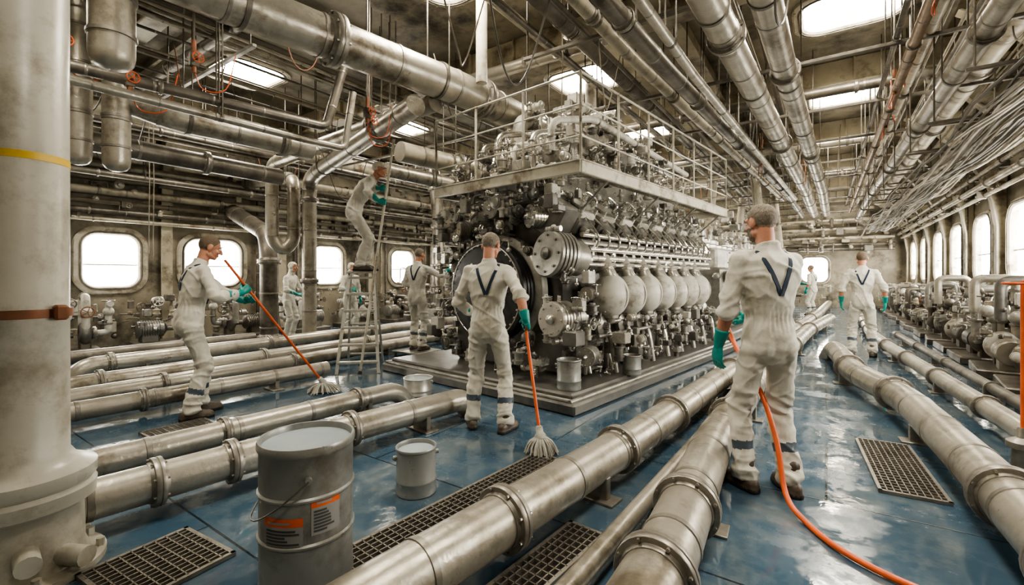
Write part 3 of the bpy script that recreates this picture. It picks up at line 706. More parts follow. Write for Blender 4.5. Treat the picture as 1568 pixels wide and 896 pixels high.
def genset(name, loc, yaw, seed):
    rnd = random.Random(seed); mb = MB(); mb.T = Matrix.Translation(loc) @ Matrix.Rotation(yaw,4,'Z')
    mb.box((0,0,.1),(1.6,3.8,.2),'eng_dark',.03); mb.box((0,0,.9),(1.1,3.4,1.4),'eng_mid',.06); mb.box((0,0,1.8),(.8,3.1,.5),'eng_grey',.05)
    for i in range(6):
        y = -1.3+.52*i
        for s_ in (-1,1):
            mb.box((s_*.56,y,.8),(.06,.36,.5),'eng_grey',.02); mb.cyl((s_*.5,y,1.4),(s_*.75,y,1.4),.09,'eng_steel',14)
        mb.lathe((0,y,2.0),(0,0,1),[(.17,0),(.17,.15),(.2,.17),(.2,.25),(.1,.28),(.09,.5)],'eng_steel',16)
    for s_ in (-1,1): add_pipe(mb,[(s_*.72,-1.7,1.4),(s_*.72,1.6,1.4),(s_*.72,1.75,2.4),(s_*.5,1.75,4.6)],.12,'pipe_cream',fl_every=.9,fil=.25)
    clutter(mb,(-.8,-1.8,.3),(.8,1.8,2.9),260,(.12,.3),pal2+['eng_mid','eng_dark'],seed)
    mb.obj(name)
genset('generator_set', (-2.3,12.6,0), rad(-4), 901); genset('generator_set', (-2.2,17.6,0), rad(-3), 902)
WP = ['pipe_cream','pipe','pipe_dark','eng_mid','pipe_dark','cable_l','pipe_dark']
def wallrun(name, xw, side, seed, ya, yb, zs, low, wins, hi_z=2.5):
    rnd = random.Random(seed); mb = MB()
    for z,d,r in zs:
        add_pipe(mb, [(xw-side*d,ya,z),(xw-side*d,yb,z)], r, rnd.choice(WP), band=.9, fl_every=rnd.uniform(1.6,2.6), seg=12)
    y = ya
    while y < yb:
        m_ = rnd.choice(WP); r = rnd.uniform(.018,.045); d = rnd.uniform(.08,.16); isw = any(abs(y-wy) < ww/2+.22 for wy,ww in wins)
        if not isw:
            z0 = rnd.uniform(.1,1.0); z1 = rnd.uniform(2.6,4.5)
            add_pipe(mb, [(xw-side*d,y,z0),(xw-side*d,y,(z0+z1)/2),(xw-side*d,y,z1)], r, m_, fil=0, band=.5, seg=8)
        if rnd.random() < .5:
            zz = rnd.uniform(.5,1.0); mb.handwheel((xw-side*(d+.14),y,zz),(side,0,0),.09,rnd.choice(['rust','pipe_dark','eng_steel'])); mb.cyl((xw-side*.02,y,zz),(xw-side*(d+.14),y,zz),.02,'eng_steel',6)
        if rnd.random() < .45:
            mb.box((xw-side*.1,y+.1,rnd.choice([.8,hi_z+.35,.7])),(.16,rnd.uniform(.2,.4),rnd.uniform(.2,.35)),rnd.choice(['pipe_cream','eng_grey','pipe_dark']),.015)
        y += rnd.uniform(.14,.4)
    clutter(mb, (min(xw-side*.28,xw-side*.45),ya,low[0]),(max(xw-side*.28,xw-side*.45),yb,low[1]), int((yb-ya)*14), (.1,.24), WP, seed+1)
    clutter(mb, (min(xw-side*.25,xw-side*.4),ya,hi_z),(max(xw-side*.25,xw-side*.4),yb,hi_z+.7), int((yb-ya)*8), (.1,.2), WP, seed+2)
    clutter(mb, (min(xw-side*.25,xw-side*.4),ya,hi_z+.7),(max(xw-side*.25,xw-side*.4),yb,4.45), int((yb-ya)*8), (.12,.26), WP, seed+3)
    mb.obj(name)
wallrun('piping_manifold', X0, -1, 31, 0, 24, [(2.5,.25,.04),(2.66,.28,.06),(2.85,.25,.045),(3.05,.3,.08),(3.3,.25,.05),(3.55,.3,.07),(3.85,.3,.05)], (.2,1.0), LW)
wallrun('piping_manifold', X1, 1, 32, 2, 25, [(3.0,.3,.04),(3.15,.4,.06),(3.35,.45,.045),(1.1,.2,.05)], (.2,1.15), RW, 2.95)
mb = MB(); clutter(mb, (X0+.5,Y1-.5,.2),(X1-.5,Y1-.25,1.0), 90, (.2,.4), WP, 77); clutter(mb, (X0+.5,Y1-.5,2.5),(X1-.5,Y1-.25,4.4), 260, (.2,.42), WP, 78)
for z in (2.6,2.8,3.1,3.5,3.9): add_pipe(mb, [(X0+.5,Y1-.3,z),(X1-.5,Y1-.3,z)], .07, R.choice(['pipe_cream','pipe_dark','pipe']), fl_every=2)
mb.obj('piping_manifold')
mb = MB()
for i in range(14):
    x = -9.6+R.random()*3.2; y = 9+R.random()*10; add_pipe(mb, [(x,y,0),(x,y,R.uniform(3,4.2)),(x+R.uniform(-1,1),y,4.5)], R.uniform(.05,.13), R.choice(WP), fl_every=1.1, fil=.2, seg=14)
clutter(mb, (-9.8,8.5,.1),(-6.4,18,1.6), 260, (.2,.45), WP, 55)
mb.obj('pipe_rack')
mb = MB(); mb.lathe((1.13,4.62,0),(0,0,1),[(.1,0),(.1,.02),(.07,.03),(.06,.2),(.09,.21),(.09,.25),(.04,.28),(.03,.35)],'eng_mid',18); mb.cyl((1.13,4.62,.3),(1.13,4.62,1.35),.018,'orange',10); mb.handwheel((1.13,4.62,1.35),(0,0,1),.1,'orange'); mb.obj('valve_stand')
# ------------------------------------------------------------------ cans
def can(name, loc, r, h, yaw=0, labels=False, body='drum', fill='paint', handle=True, hz=None):
    mb = MB(); c = V(loc)
    pr = [(r*.96,0),(r,.006),(r,.02),(r*.985,.03)]
    for t in ((.36,.66) if h > .4 else (.3,)):
        pr += [(r*.985,h*t-.012),(r*1.02,h*t-.004),(r*1.02,h*t+.004),(r*.985,h*t+.012)]
    pr += [(r*.985,h*.93),(r*1.01,h*.94),(r*1.03,h*.955),(r*1.03,h*.985),(r*1.01,h),(r*.97,h),(r*.95,h*.985),(r*.94,h-.035)]
    mb.lathe(c,(0,0,1),pr,body,56,False)
    mb.lathe(c+V((0,0,.003)),(0,0,1),[(r*.95,0),(r*.95,.001)],body,40)
    mb.lathe(c+V((0,0,h-.04)),(0,0,1),[(r*.945,0),(r*.945,.012)],fill,48)
    if handle:
        u = V((math.cos(yaw),math.sin(yaw),0)); hz = h*.8 if hz is None else hz
        for q in (-1,1):
            mb.cyl(c+u*q*r*.97+V((0,0,hz)), c+u*q*(r+.02)+V((0,0,hz)), .014, body, 10)
        w = V((-u.y,u.x,0)); P = []
        for k2 in range(17):
            a = pi*k2/16; P.append(c+u*math.cos(a)*(r+.02)+w*math.sin(a)*(r+.025)+V((0,0,hz-math.sin(a)*h*.3)))
        mb.tube(P, .004, 'pipe_dark', 6)
    if labels:
        def patch(a0,a1,z0,z1,m_,d=.0015):
            n=10; vs=[]
            for i in range(n+1):
                a=rad(a0+(a1-a0)*i/n)
                for z in (z0,z1): vs.append(c+V((math.cos(a)*(r*.985+d),math.sin(a)*(r*.985+d),z)))
            mb.add(vs,[(2*i,2*i+2,2*i+3,2*i+1) for i in range(n)],m_)
        for a0,dz,wd in labels:
            patch(a0,a0+wd,h*.4+dz,h*.58+dz,'label'); patch(a0,a0+wd,h*.58+dz,h*.635+dz,'orange',.002)
            for i in range(7):
                patch(a0+3,a0+R.uniform(wd*.5,wd-3),h*.42+dz+.014*i,h*.42+dz+.018+.014*i-.009,'ink',.0025)
            patch(a0+6,a0+wd*.7,h*.597+dz,h*.612+dz,'label',.003)
    mb.obj(name)
can('paint_drum', (-2.0,1.22,0), .205, .66, rad(150), labels=[(-86,-.05,50),(-27,.02,36)])
can('paint_can', (-2.2,2.1,0), .128, .3, rad(60))
can('paint_bucket', (-2.28,4.4,.19), .13, .32, rad(20), fill='drum')
can('paint_bucket', (-1.98,5.5,.19), .11, .24, rad(20), body='drum', fill='rust')
can('paint_bucket', (-4.0,3.85,0), .17, .2, rad(20), body='alu')
# ------------------------------------------------------------------ mops
def mop(a, b, mhead='mopwhite', pr=.013, seed=1, size=1.):
    rnd = random.Random(seed); a=V(a); b=V(b); mb=MB(); d=(b-a).normalized()
    mb.tube([a,a.lerp(b,.5),b],pr,'orange',12); mb.lathe(b-d*.03,d,[(.016,0),(.028,.01),(.03,.05),(.045,.07),(.045,.1)],'mopwhite',16)
    n = int(150*size)
    for i in range(n):
        ang = 2*pi*i/n+rnd.random()*.3; rr_ = rnd.uniform(.03,.13)*size; c = b+d*.05; top = c+V((math.cos(ang),math.sin(ang),0))*.03
        e = V((b.x+d.x*.1+math.cos(ang)*rr_*1.1,b.y+d.y*.1+math.sin(ang)*rr_*1.1,.008+rnd.random()*.02))
        mid = top.lerp(e,.5)+V((math.cos(ang),math.sin(ang),0))*.02*rnd.random()+V((0,0,.02*rnd.random()))
        mb.tube(catmull([top,mid,e],4),.005,mhead,5)
    mb.obj('mop')
MID_A, MID_B = V((-2.17,3.34,1.08)), V((-1.88,3.12,.18))
mop(MID_A, MID_B, seed=2)
LEFT_A, LEFT_B = V((-4.93,2.13,1.56)), V((-5.0,3.22,.16))
mop(LEFT_A, LEFT_B, seed=3, size=1.5)
mb = MB(); mb.tube(catmull([(-.66,3.86,1.12),(-.6,3.76,.98),(-.5,3.62,.82),(-.36,3.47,.62),(-.26,3.34,.36),(-.2,3.2,.09),(-.1,3.06,.02),(.07,2.83,.02),(.33,2.68,.02),(.7,2.62,.02),(1.05,2.9,.02)],8),.016,'orange',14); mb.obj('orange_hose')
# ------------------------------------------------------------------ ladder
LT = V((-5.82,4.44,1.46)); fd = V((.7,-.71,0)).normalized(); sd = V((.71,.7,0)).normalized()
mb = MB(); rotL = Matrix((sd,V((0,0,1)).cross(sd),V((0,0,1)))).transposed()
def strut(a,b,w=.03,m='alu'): mb.tube([a,b],w,m,4)
for q in (-1,1):
    strut(LT+sd*q*.17+fd*.05+V((0,0,.0)), V(((LT+sd*q*.29+fd*.42).x,(LT+sd*q*.29+fd*.42).y,0)), .03)
    strut(LT+sd*q*.17-fd*.08, V(((LT+sd*q*.27-fd*.42).x,(LT+sd*q*.27-fd*.42).y,0)), .022)
for i in range(6):
    t = (i+.35)/6; hw = .17+.12*t; c = V((LT.x,LT.y,0))+fd*(.05+.37*t)+V((0,0,1.46*(1-t)))
    mb.box(c,(hw*2,.09,.035),'alu',.005,rotL)
    if i%2: 
        c2 = V((LT.x,LT.y,0))-fd*(.08+.34*t)+V((0,0,1.46*(1-t))); mb.box(c2,(hw*2,.03,.03),'alu',.005,rotL)
mb.box(LT-fd*.02,(.4,.3,.035),'alu',.006,rotL)
for q in (-1,1): strut(LT+sd*q*.22+fd*.2-V((0,0,.75)), LT+sd*q*.22-fd*.2-V((0,0,.75)), .01)
mb.obj('step_ladder')
ROD_A, ROD_B = V((-5.08,4.42,3.35)), V((-5.42,4.1,.02))
mb = MB(); mb.tube([ROD_A,ROD_A.lerp(ROD_B,.5),ROD_B],.018,'frame',10); mb.lathe(ROD_B,(0,0,1),[(.03,0),(.03,.03),(.018,.05)],'black',10); mb.obj('long_pole')
# ------------------------------------------------------------------ people
def fused(mb, voxel, it):
    me = mb.mesh('tmp'); o = bpy.data.objects.new('tmp', me); bpy.context.collection.objects.link(o)
    md = o.modifiers.new('r','REMESH'); md.mode='VOXEL'; md.voxel_size=voxel; md.adaptivity=0
    if it: s_ = o.modifiers.new('s','SMOOTH'); s_.factor=.5; s_.iterations=it
    dg = bpy.context.evaluated_depsgraph_get(); dg.update()
    m2 = bpy.data.meshes.new_from_object(o.evaluated_get(dg))
    bpy.data.objects.remove(o); bpy.data.meshes.remove(me)
    return m2
def getv(me):
    n = len(me.vertices); a = np.empty(n*3); me.vertices.foreach_get('co', a); b = np.empty(n*3); me.vertices.foreach_get('normal', b); return a.reshape(-1,3), b.reshape(-1,3)
def finish(me, name, mats, parent, idx=None):
    me.materials.clear()
    for m_ in mats: me.materials.append(MATS[m_])
    me.polygons.foreach_set('use_smooth', [True]*len(me.polygons))
    me.polygons.foreach_set('material_index', idx if idx is not None else [0]*len(me.polygons))
    me.update(); me.name = name
    o = bpy.data.objects.new(name, me); bpy.context.collection.objects.link(o); o.parent = parent; return o
def ik(a, b, l1, l2, pole):
    d = b-a; D = d.length; mx = (l1+l2)*.995
    if D > mx: b = a+d*(mx/D); d = b-a; D = mx
    D = max(D, abs(l1-l2)+.02)
    x = (l1*l1-l2*l2+D*D)/(2*D); h = math.sqrt(max(l1*l1-x*x,0)); dn = d.normalized()
    p = pole-dn*pole.dot(dn); p.normalize()
    return a+dn*x+p*h, b
def ell_ring(c, ux, uy, rx, ry, n=22, sq=2.3):
    out = []
    for j in range(n):
        a = 2*pi*j/n; ca, sa = math.cos(a), math.sin(a)
        out.append(c+ux*rx*math.copysign(abs(ca)**(2/sq),ca)+uy*ry*math.copysign(abs(sa)**(2/sq),sa))
    return out
def hand_mb(mb, W, D, N, S, curl, f=1., elbow=None, short=False):
    D, N, S = D.normalized(), N.normalized(), S.normalized()
    rs = []
    for t,hw,th in ((-.015,.026,.024),(.01,.03,.023),(.04,.039,.021),(.07,.043,.019),(.092,.041,.016),(.1,.034,.012)):
        rs.append(ell_ring(W+D*t, S, N, hw, th, 18))
    mb.rings(rs,'x')
    for k,(o,L_) in enumerate(((.033,.07),(.011,.079),(-.011,.073),(-.033,.058))):
        p = W+D*.085+S*o; a = 0; pts = [p]; k_ = 1+.12*(k-1.5)*(.5 if curl[0]<40 else .0)
        for j,(fr,c) in enumerate(zip((.46,.31,.25),curl)):
            a += rad(c*k_); p = p+(D*math.cos(a)+N*math.sin(a)+S*(o*.6 if curl[0]<40 else 0))*L_*fr*1.1; pts.append(p)
        rr_ = [.0108,.0100,.0094,.0082]
        for j in range(3): mb.caps_(pts[j],pts[j+1],rr_[j],rr_[j+1],'x',10)
    p0 = W+D*.018+S*.022+N*.006; q = 1 if curl[0] > 40 else 0
    p1 = p0+(D*.62+S*.62+N*(.45 if q else .25)).normalized()*.046
    p2 = p1+(D*.75+S*(.1 if q else .35)+N*(.7 if q else .2)).normalized()*.034
    p3 = p2+(D*(.5 if q else .9)-S*(.35 if q else -.1)+N*(.7 if q else .15)).normalized()*.028
    mb.caps_(p0,p1,.0175,.0135,'x',10); mb.caps_(p1,p2,.013,.0115,'x',10); mb.caps_(p2,p3,.0115,.0095,'x',10)
    if elbow is not None:
        e = (elbow-W).normalized()
        if short: mb.tube([W+D*.012, W+e*.03, W+e*.07, W+e*.105, W+e*.112],[.028,.035,.041,.046,.042],'x',18)
        else: mb.tube([W+D*.012, W+e*.03, W+e*.09, W+e*.15, W+e*.158],[.028,.035,.043,.048,.044],'x',18)
def worker(name, loc, yaw, height=1.8, lf=(-.13,0), rf=(.13,0), ftw=(8,-8), dz=0., lean=4, lh=None, rh=None, hy=0, hp=0, hair='hair_grey', beard=False, rolled=(False,False), straps=True, bands=True, hood=False, cap=False, seed=0, vox=.011, hipy=0.):
    sc = height/1.8; E_ = empty(name, loc, yaw, sc); inv = Matrix.Rotation(-yaw,3,'Z'); loc = V(loc)
    def spine(z):
        n = 24; z0 = .9; p = V((0,hipy,z0+dz)); 
        def A(zz): t = min(max((zz-.84)/.42,0),1); return rad(lean)*t*t*(3-2*t)
        if z <= z0: a = A(z); return p+V((0,math.sin(a),math.cos(a)))*(z-z0), a
        st = (z-z0)/n
        for i in range(n):
            a = A(z0+st*(i+.5)); p = p+V((0,math.sin(a),math.cos(a)))*st
        return p, A(z)
    X = V((1,0,0))
    def sp(x,y,z):
        p,a = spine(z); return p+X*x+V((0,math.cos(a),-math.sin(a)))*y
    b = MB(); rs = []
    for z,rx,ry,yo in ((.8,.09,.07,-.0),(.84,.125,.098,-.005),(.9,.152,.115,-.01),(.97,.157,.118,-.01),(1.04,.146,.112,-.005),(1.09,.134,.105,0),(1.15,.147,.112,0),(1.25,.17,.122,-.005),(1.34,.184,.124,-.01),(1.41,.182,.11,-.012),(1.455,.155,.09,-.014),(1.49,.095,.07,-.014),(1.53,.06,.06,-.01),(1.55,.058,.058,-.006)):
        p,a = spine(z); F_ = V((0,math.cos(a),-math.sin(a))); rs.append(ell_ring(p+F_*yo, X, F_, rx, ry))
    b.rings(rs,'x')
    b.sphere(sp(-.068,-.058,.92),(.08,.072,.1),'x',14); b.sphere(sp(.068,-.058,.92),(.08,.072,.1),'x',14)
    joints = []; ank = []
    for s_,ft,tw in ((-1,lf,ftw[0]),(1,rf,ftw[1])):
        hip = sp(s_*.086,0,.88); fz = ft[2] if len(ft) > 2 else 0
        an = V((ft[0],ft[1],.09+fz)); tdir = Matrix.Rotation(rad(tw),3,'Z')@V((0,1,0))
        kn, an = ik(hip, an, .415, .405, V((s_*.15,1,0))+tdir*.3)
        m1 = hip.lerp(kn,.5)
        b.caps_(hip,m1,.088,.078,'x',18); b.caps_(m1,kn,.078,.065,'x',18)
        c1 = kn.lerp(an,.35)+V((0,-.012,0)); b.caps_(kn,c1,.065,.07,'x',18); end = kn.lerp(an,.93)
        b.caps_(c1,end,.07,.064,'x',18); b.lathe(end+V((0,0,-.045)),(0,0,1),[(.062,0),(.071,.01),(.074,.04),(.062,.07)],'x',18)
        joints += [(kn,.2,1.)]; ank.append((an,tdir,kn)); joints.append((an,.19,1.3)); joints.append((hip+V((0,0,-.05)),.15,.9))
    hands = []
    for s_,hs in ((-1,lh),(1,rh)):
        sh = sp(s_*.172,-.005,1.43)
        b.caps_(sp(s_*.045,-.01,1.475),sh,.042,.055,'x',14); b.sphere(sh,.063,'x',14)
        b.caps_(sp(s_*.1,-.02,1.34),sh,.078,.058,'x',14)
        if hs is None: hs = ('free',(s_*.25,.08,.92),(s_*.05,.15,-1),(-s_,.1,0),(14,20,16))
        if hs[0] == 'free':
            W = V(hs[1]); D = V(hs[2]).normalized(); N = V(hs[3]); N = (N-D*N.dot(D)).normalized(); curl = hs[4] if len(hs) > 4 else (14,20,16)
            S = D.cross(N) if s_ > 0 else N.cross(D)
        else:
            G = inv@(V(hs[1])-loc)/sc; A = (inv@V(hs[2])).normalized(); D = inv@V(hs[3]); D = (D-A*D.dot(A)).normalized(); S = A
            N = S.cross(D) if s_ > 0 else D.cross(S); W = G-D*.082-N*.026; curl = (72,78,55)
        pole = V((s_*.55,-.7,-.5)) if len(hs) < 6 else V(hs[5])
        el, W2 = ik(sh, W, .295, .26, pole)
        if (W2-W).length > .005: print('REACH', name, seed, s_, round((W2-W).length,3))
        b.caps_(sh,sh.lerp(el,.5),.06,.056,'x',16); b.caps_(sh.lerp(el,.5),el,.056,.051,'x',16); joints.append((el,.15,1.)); joints.append((sh+V((-s_*.03,0,-.05)),.15,.8))
        rl = rolled[0 if s_ < 0 else 1]
        if rl:
            q = el.lerp(W2,.12); b.caps_(el,q,.052,.05,'x',16); d = (W2-el).normalized(); b.lathe(q,d,[(.04,-.03),(.056,-.02),(.06,.02),(.04,.025)],'x',18)
        else:
            b.caps_(el,el.lerp(W2,.72),.052,.044,'x',16)
        hands.append((s_,el,W2,D,N,S,curl,rl))
    p,a = spine(1.515); F_ = V((0,math.cos(a),-math.sin(a))); U_ = V((0,math.sin(a),math.cos(a)))
    b.torus(p-F_*.005+U_*.012, U_+F_*.3, .06,.013,'x',22,8)
    me = fused(b, vox, 3)
    co, no = getv(me); new = co.copy()
    wp,_ = spine(1.07)
    for i in range(len(co)):
        p = V(co[i]); h = 0.
        q = p+V((seed*3.7,0,0))
        w1 = noise.noise(q*3)*.6
        rg = 1-abs(noise.noise(V((q.x*5.5+q.z*3+w1,q.y*5.5,q.z*3.2+w1))))*3.2; rg = max(rg,0)**2
        r2_ = 1-abs(noise.noise(V((q.x*9-q.z*5,q.y*9+4,q.z*5))))*3.4; r2_ = max(r2_,0)**2
        h += .008*noise.noise(V((q.x*6,q.y*6,q.z*2.8)))+.011*rg+.006*r2_-.004
        for J,rad_,am_ in joints:
            dv = p-J; d = dv.length
            if d < rad_:
                w = 1-d/rad_; r_ = 1-abs(noise.noise(V((q.x*5,q.y*5,(q.z+q.x*.45*math.sin(seed+J.x*9)+.05*w1)*15))))*3.; h += .02*am_*w*max(r_,-.3)
        dz_ = (p-wp).z
        if abs(p.x) < .24 and abs(dz_) < .1 and (p-wp).length < .24:
            w = 1-abs(dz_)/.1; an_ = math.atan2(p.x-wp.x,p.y-wp.y); h += .004*w*math.sin(an_*24+4*noise.noise(p*9))-.01*max(0,w-.5)
        new[i] = co[i]+no[i]*h
    me.vertices.foreach_set('co', new.ravel())
    n = len(me.polygons); ce = np.empty(n*3); me.polygons.foreach_get('center', ce); ce = ce.reshape(-1,3); idx = np.zeros(n,int)
    if bands:
        for an,td,kn in ank:
            A_ = np.array(kn); d = np.array(an)-A_; L2 = d.dot(d); t = ((ce-A_)@d)/L2; dist = np.linalg.norm(ce-(A_+t[:,None]*d),axis=1)
            idx[(t>.48)&(t<.61)&(dist<.12)] = 1
    finish(me,'coverall',['coverall','band'],E_,idx)
    tree = BVHTree.FromPolygons([tuple(v.co) for v in me.vertices],[tuple(p_.vertices) for p_ in me.polygons])
    if straps:
        sm = MB()
        for s_ in (-1,1):
            pts = []
            def cast(o, d):
                h = tree.ray_cast(o, d, 1.)
                if h[0] is not None: pts.append((h[0], -d))
            for k2 in range(11):
                t = k2/10; z = 1.22+(1.455-1.22)*t; p,a = spine(z); F_ = V((0,math.cos(a),-math.sin(a))); cast(p+X*(s_*(.004+.088*t))-F_*.6, F_)
            p,a = spine(1.3); F_ = V((0,math.cos(a),-math.sin(a))); U_ = V((0,math.sin(a),math.cos(a)))
            for k2 in range(5): cast(p+X*s_*.096+F_*(-.05+.022*k2)+U_*.6, -U_)
            for k2 in range(14):
                t = k2/13; z = 1.435-(1.435-1.12)*t; p,a = spine(z); F_ = V((0,math.cos(a),-math.sin(a))); cast(p+X*s_*(.096-.02*t)+F_*.6, -F_)
            P = [q[0] for q in pts]
            for _ in range(3): P = [P[0]]+[(P[i-1]+P[i]*2+P[i+1])/4 for i in range(1,len(P)-1)]+[P[-1]]
            rs = []
            for i in range(len(P)):
                T_ = (P[min(i+1,len(P)-1)]-P[max(i-1,0)]).normalized(); _,nn,_,_ = tree.find_nearest(P[i]); nn = nn if nn else pts[i][1]
                sd_ = T_.cross(nn).normalized(); w = .013
                rs.append([P[i]+sd_*w+nn*.007,P[i]-sd_*w+nn*.007,P[i]-sd_*w-nn*.008,P[i]+sd_*w-nn*.008])
            sm.rings(rs,'navy')
        sm.obj('suspenders',E_,60)
    bm_ = MB()
    for an,td,kn in ank:
        sd_ = V((td.y,-td.x,0)); g = V((an.x,an.y,an.z-.09)); M = Matrix((sd_,td,V((0,0,1)))).transposed()
        bm_.sphere(g+td*-.045+V((0,0,.045)),(.042,.05,.05),'x',14,M); bm_.sphere(g+td*.13+V((0,0,.035)),(.05,.068,.04),'x',14,M)
        bm_.caps_(g-td*.03+V((0,0,.05)),g+td*.1+V((0,0,.04)),.044,.044,'x',14); bm_.caps_(g+V((0,0,.06)),g+V((0,0,.17)),.048,.052,'x',14)
        bm_.caps_(g+V((0,0,.08)),g+td*.08+V((0,0,.05)),.048,.04,'x',14)
        rs = []
        for t,w in ((-.095,.02),(-.08,.038),(-.02,.044),(.05,.045),(.12,.052),(.17,.045),(.198,.022)):
            c = g+td*t+V((0,0,.014)); rs.append([c+sd_*w+V((0,0,.014)),c-sd_*w+V((0,0,.014)),c-sd_*w-V((0,0,.0139)),c+sd_*w-V((0,0,.0139))])
        bm_.rings(rs,'x')
    me = fused(bm_,.008,2); co,_ = getv(me)
    zmin = min(a_[0].z-.09 for a_ in ank); co[:,2] = np.maximum(co[:,2], zmin); me.vertices.foreach_set('co', co.ravel())
    n = len(me.polygons); ce = np.empty(n*3); me.polygons.foreach_get('center', ce); ce = ce.reshape(-1,3)
    finish(me,'boots',['boot','sole'],E_,(ce[:,2]<zmin+.024).astype(int))
    hb = MB(); fb = MB(); anyf = False
    for s_,el,W,D,N,S,curl,rl in hands:
        hand_mb(hb, W, D, N, S, curl, elbow=el, short=rl)
        if rl:
            anyf = True; fb.tube([el.lerp(W,.04),el.lerp(W,.25),el.lerp(W,.55),el.lerp(W,.85)],[.041,.044,.037,.03],'x',16)
    me = fused(hb,.0042,2); finish(me,'gloved_hands',['glove'],E_)
    if anyf: finish(fused(fb,.008,2),'forearms',['skin'],E_)
    p,a = spine(1.535); Rx = Matrix.Rotation(-a,3,'X'); HR = Matrix.Rotation(-a*.4,3,'X')@Matrix.Rotation(rad(hy),3,'Z')@Matrix.Rotation(-rad(hp),3,'X')
    hc = p+Rx@V((0,.02,.05))+HR@V((0,.012,.10))
    hd = MB(); Hh = lambda x,y,z: hc+HR@V((x,y,z))
    hd.sphere(Hh(0,-.015,.028),(.074,.094,.085),'x',24,HR); hd.sphere(Hh(0,.025,-.04),(.058,.063,.074),'x',20,HR); hd.sphere(Hh(0,.06,-.088),(.026,.024,.022),'x',12,HR)
    hd.caps_(Hh(0,.086,.012),Hh(0,.108,-.028),.009,.0145,'x',10); hd.sphere(Hh(-.012,.1,-.031),.01,'x',8); hd.sphere(Hh(.012,.1,-.031),.01,'x',8)
    hd.caps_(Hh(-.036,.074,.026),Hh(.036,.074,.026),.013,.013,'x',10); hd.sphere(Hh(-.036,.058,-.025),.025,'x',10); hd.sphere(Hh(.036,.058,-.025),.025,'x',10)
    hd.caps_(Hh(-.018,.082,-.059),Hh(.018,.082,-.059),.008,.008,'x',8); hd.caps_(Hh(-.015,.08,-.07),Hh(.015,.08,-.07),.008,.008,'x',8)
    hd.caps_(Hh(-.05,.0,-.07),Hh(-.02,.055,-.088),.022,.02,'x',10); hd.caps_(Hh(.05,.0,-.07),Hh(.02,.055,-.088),.022,.02,'x',10)
    for q in (-1,1): hd.sphere(Hh(q*.08,-.012,-.008),(.013,.023,.034),'x',12,HR@Matrix.Rotation(rad(-12),3,'X'))
    hd.tube([Hh(0,-.025,.0),Hh(0,-.028,-.05),p.lerp(Hh(0,-.03,-.08),.5),p-V((0,0,.03))],[.052,.053,.053,.057],'x',18)
    me = fused(hd,.0055,2); co,no = getv(me); HRi = HR.transposed(); Hn = np.array(HRi); lc = (co-np.array(hc))@Hn.T
    def hmask(q):
        x,y,z = q
        if hood: return not (y > .035 and abs(x) < .06 and z < .06)
        if cap: return z > .03 - (.05 if y < -.02 else 0)
        if abs(x) > .073 and z < .03 and -.045 < y < .03: return False
        hl = np.interp(y,[-.11,-.03,.0,.03,.055,.09],[-.05,-.035,.0,.035,.072,.088])
        if z > hl: return True
        if beard and y > .005 and z < -.028 and not (abs(x) < .017 and -.072 < z < -.054) and not (abs(x) < .02 and z > -.045): return z > -.125
        return False
    hm = np.array([hmask(q) for q in lc]); new = co.copy()
    for i in np.nonzero(hm)[0]:
        p_ = V(lc[i]); new[i] += no[i]*((.012 if (hood or cap) else .006)+(.0 if (hood or cap) else .002)*noise.noise(p_*70)+.003*noise.noise(p_*22))
    me.vertices.foreach_set('co', new.ravel()); idx = [1 if sum(hm[v] for v in p_.vertices) > 2 else 0 for p_ in me.polygons]
    finish(me,'head',['skin','coverall' if (hood or cap) else hair],E_,idx)
    ey = MB()
    for q in (-1,1):
        ey.sphere(Hh(q*.031,.0775,.006),.0125,'eyewhite',14); ey.sphere(Hh(q*.031,.0865,.006),.0052,'iris',10)
        ey.tube([Hh(q*.046,.08,.014),Hh(q*.031,.091,.019),Hh(q*.016,.085,.014)],.003,'skin',6)
        ey.tube([Hh(q*.052,.08,.03),Hh(q*.032,.092,.038),Hh(q*.014,.09,.031)],[.003,.0045,.003],hair,6)
    ey.caps_(Hh(-.016,.0895,-.064),Hh(.016,.0895,-.064),.0035,.0035,'lip',8)
    ey.obj('face_details',E_)
    return E_
worker('worker', (-.31,3.40,0), rad(40), 1.88, lf=(-.12,.05), rf=(.12,-.04), ftw=(14,-10), lean=3,
    lh=('free',(-.27,.10,.90),(-.02,.12,-1),(1,.2,0),(16,22,18)),
    rh=('grip',(-.62,3.79,1.02),(-.45,.75,1.1),(-.9,-.2,0)), hy=8, hp=6, hair='hair_grey', beard=True, rolled=(True,True), seed=1, vox=.008)
am = (MID_A-MID_B).normalized()
worker('worker', (-2.53,3.30,0), rad(26), 1.81, lf=(-.16,.06), rf=(.16,-.02), ftw=(18,-22), lean=4,
    lh=('free',(-.2,.2,1.03),(.5,.6,-.5),(.6,-.4,0),(30,35,25)),
    rh=('grip',MID_A.lerp(MID_B,.12),am,(-.3,.9,-.5)), hy=-18, hp=14, hair='hair_grey', rolled=(False,True), seed=2, vox=.009)
al = (LEFT_A-LEFT_B).normalized()
worker('worker', (-5.2,1.98,0), rad(-8), 1.83, lf=(-.11,.07), rf=(.11,-.07), ftw=(6,-6), lean=12, hipy=-.05,
    rh=('grip',LEFT_A.lerp(LEFT_B,.2),al,(0,.9,.3)), lh=('grip',LEFT_A.lerp(LEFT_B,.33),al,(.6,.8,0)), hy=-8, hp=14, hair='hair_brown', seed=3, vox=.009)
ar = (ROD_A-ROD_B).normalized()
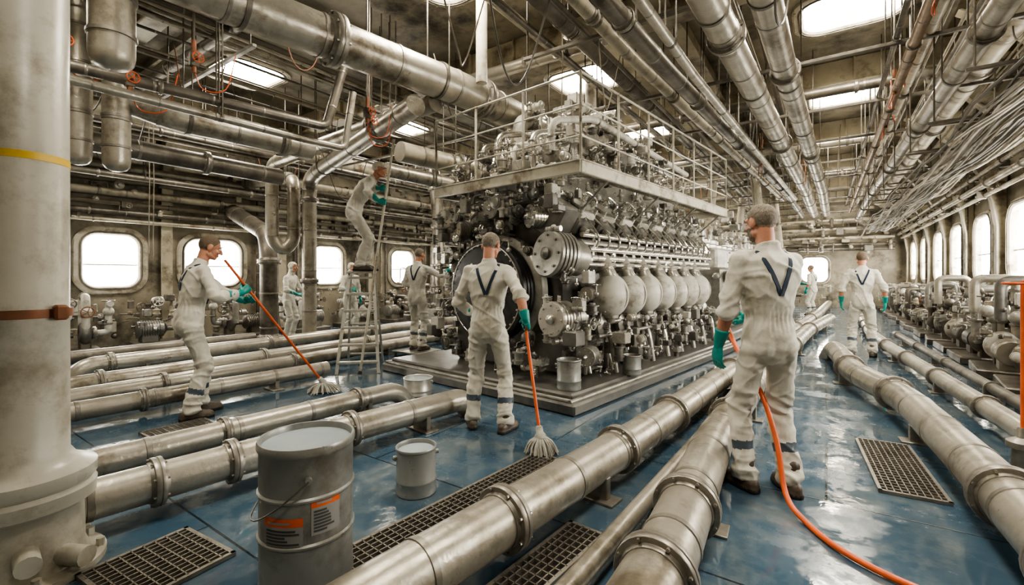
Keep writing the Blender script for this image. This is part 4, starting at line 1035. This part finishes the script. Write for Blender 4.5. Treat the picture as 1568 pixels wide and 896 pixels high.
worker('worker', (-5.8,4.42,1.48), rad(-42), 1.82, lf=(-.1,.04), rf=(.1,-.03), ftw=(4,-4), lean=36, dz=-.05, hipy=-.1,
    rh=('grip',ROD_A.lerp(ROD_B,.27),ar,(.75,.6,.2)), lh=('grip',ROD_A.lerp(ROD_B,.215),ar,(.75,.6,.2)), hy=-5, hp=-6, hair='hair_grey', cap=True, straps=False, bands=False, seed=4)
worker('worker', (-5.95,5.7,.1), rad(14), 1.8, lf=(-.12,.06), rf=(.12,-.03), lean=5,
    rh=('free',(.40,.32,1.40),(.75,.6,.1),(-.3,.8,0),(20,25,20)), lh=('free',(-.2,.3,1.13),(.4,.7,.1),(.5,0,-.3),(30,30,20)), hy=-12, hp=5, hair='hair_grey', seed=5)
mb = MB(); mb.box((-5.95,5.7,.085),(.62,.6,.03),'eng_mid',.006); [mb.box((-5.95+a*.27,5.7+b_*.26,.035),(.04,.04,.07),'eng_mid',.005) for a in (-1,1) for b_ in (-1,1)]; mb.obj('step_platform')
worker('worker', (.52,10.1,0), rad(-2), 1.84, lf=(-.14,.0), rf=(.14,0), lean=2, lh=('free',(-.29,.06,.93),(-.02,.1,-1),(1,.2,0)), rh=('free',(.31,.04,.93),(.02,.1,-1),(-1,.2,0)), hy=4, hair='hair_brown', rolled=(True,True), seed=6)
worker('worker', (-.4,19.6,0), rad(60), 1.8, hair='hair_grey', rolled=(True,False), rh=('free',(.2,.4,1.1),(0,1,.1),(-.8,0,-.3)), seed=7)
worker('worker', (-9.9,5.6,0), rad(-60), 1.72, hood=True, straps=False, bands=False, lh=('free',(-.2,.35,1.15),(.2,1,0),(.6,0,-.5)), rh=('free',(.22,.33,1.05),(-.2,1,0),(-.6,0,-.5)), lean=7, seed=8)
worker('worker', (-9.3,6.75,0), rad(-90), 1.72, hood=True, straps=False, bands=False, rh=('free',(.22,.33,1.15),(-.2,1,0),(-.6,0,-.5)), lean=5, seed=9)
# ------------------------------------------------------------------ world + camera
w = bpy.data.worlds.new('world'); bpy.context.scene.world = w; w.use_nodes = True
w.node_tree.nodes['Background'].inputs[0].default_value = (.8,.85,.9,1); w.node_tree.nodes['Background'].inputs[1].default_value = 1.
cam = bpy.data.cameras.new('camera'); co_ = bpy.data.objects.new('camera', cam); bpy.context.collection.objects.link(co_)
co_.location = (0,0,1.4); co_.rotation_euler = (rad(90),0,math.atan(481/700)); cam.sensor_width = 36; cam.lens = 36*700/1568; cam.shift_y = -25/1568; cam.clip_start = .05; cam.clip_end = 100
bpy.context.scene.camera = co_
try: bpy.context.scene.view_settings.look = 'AgX - Medium High Contrast'
except Exception as e: print('look', e)
print('VERTS', sum(len(o.data.vertices) for o in bpy.data.objects if o.type=='MESH'))
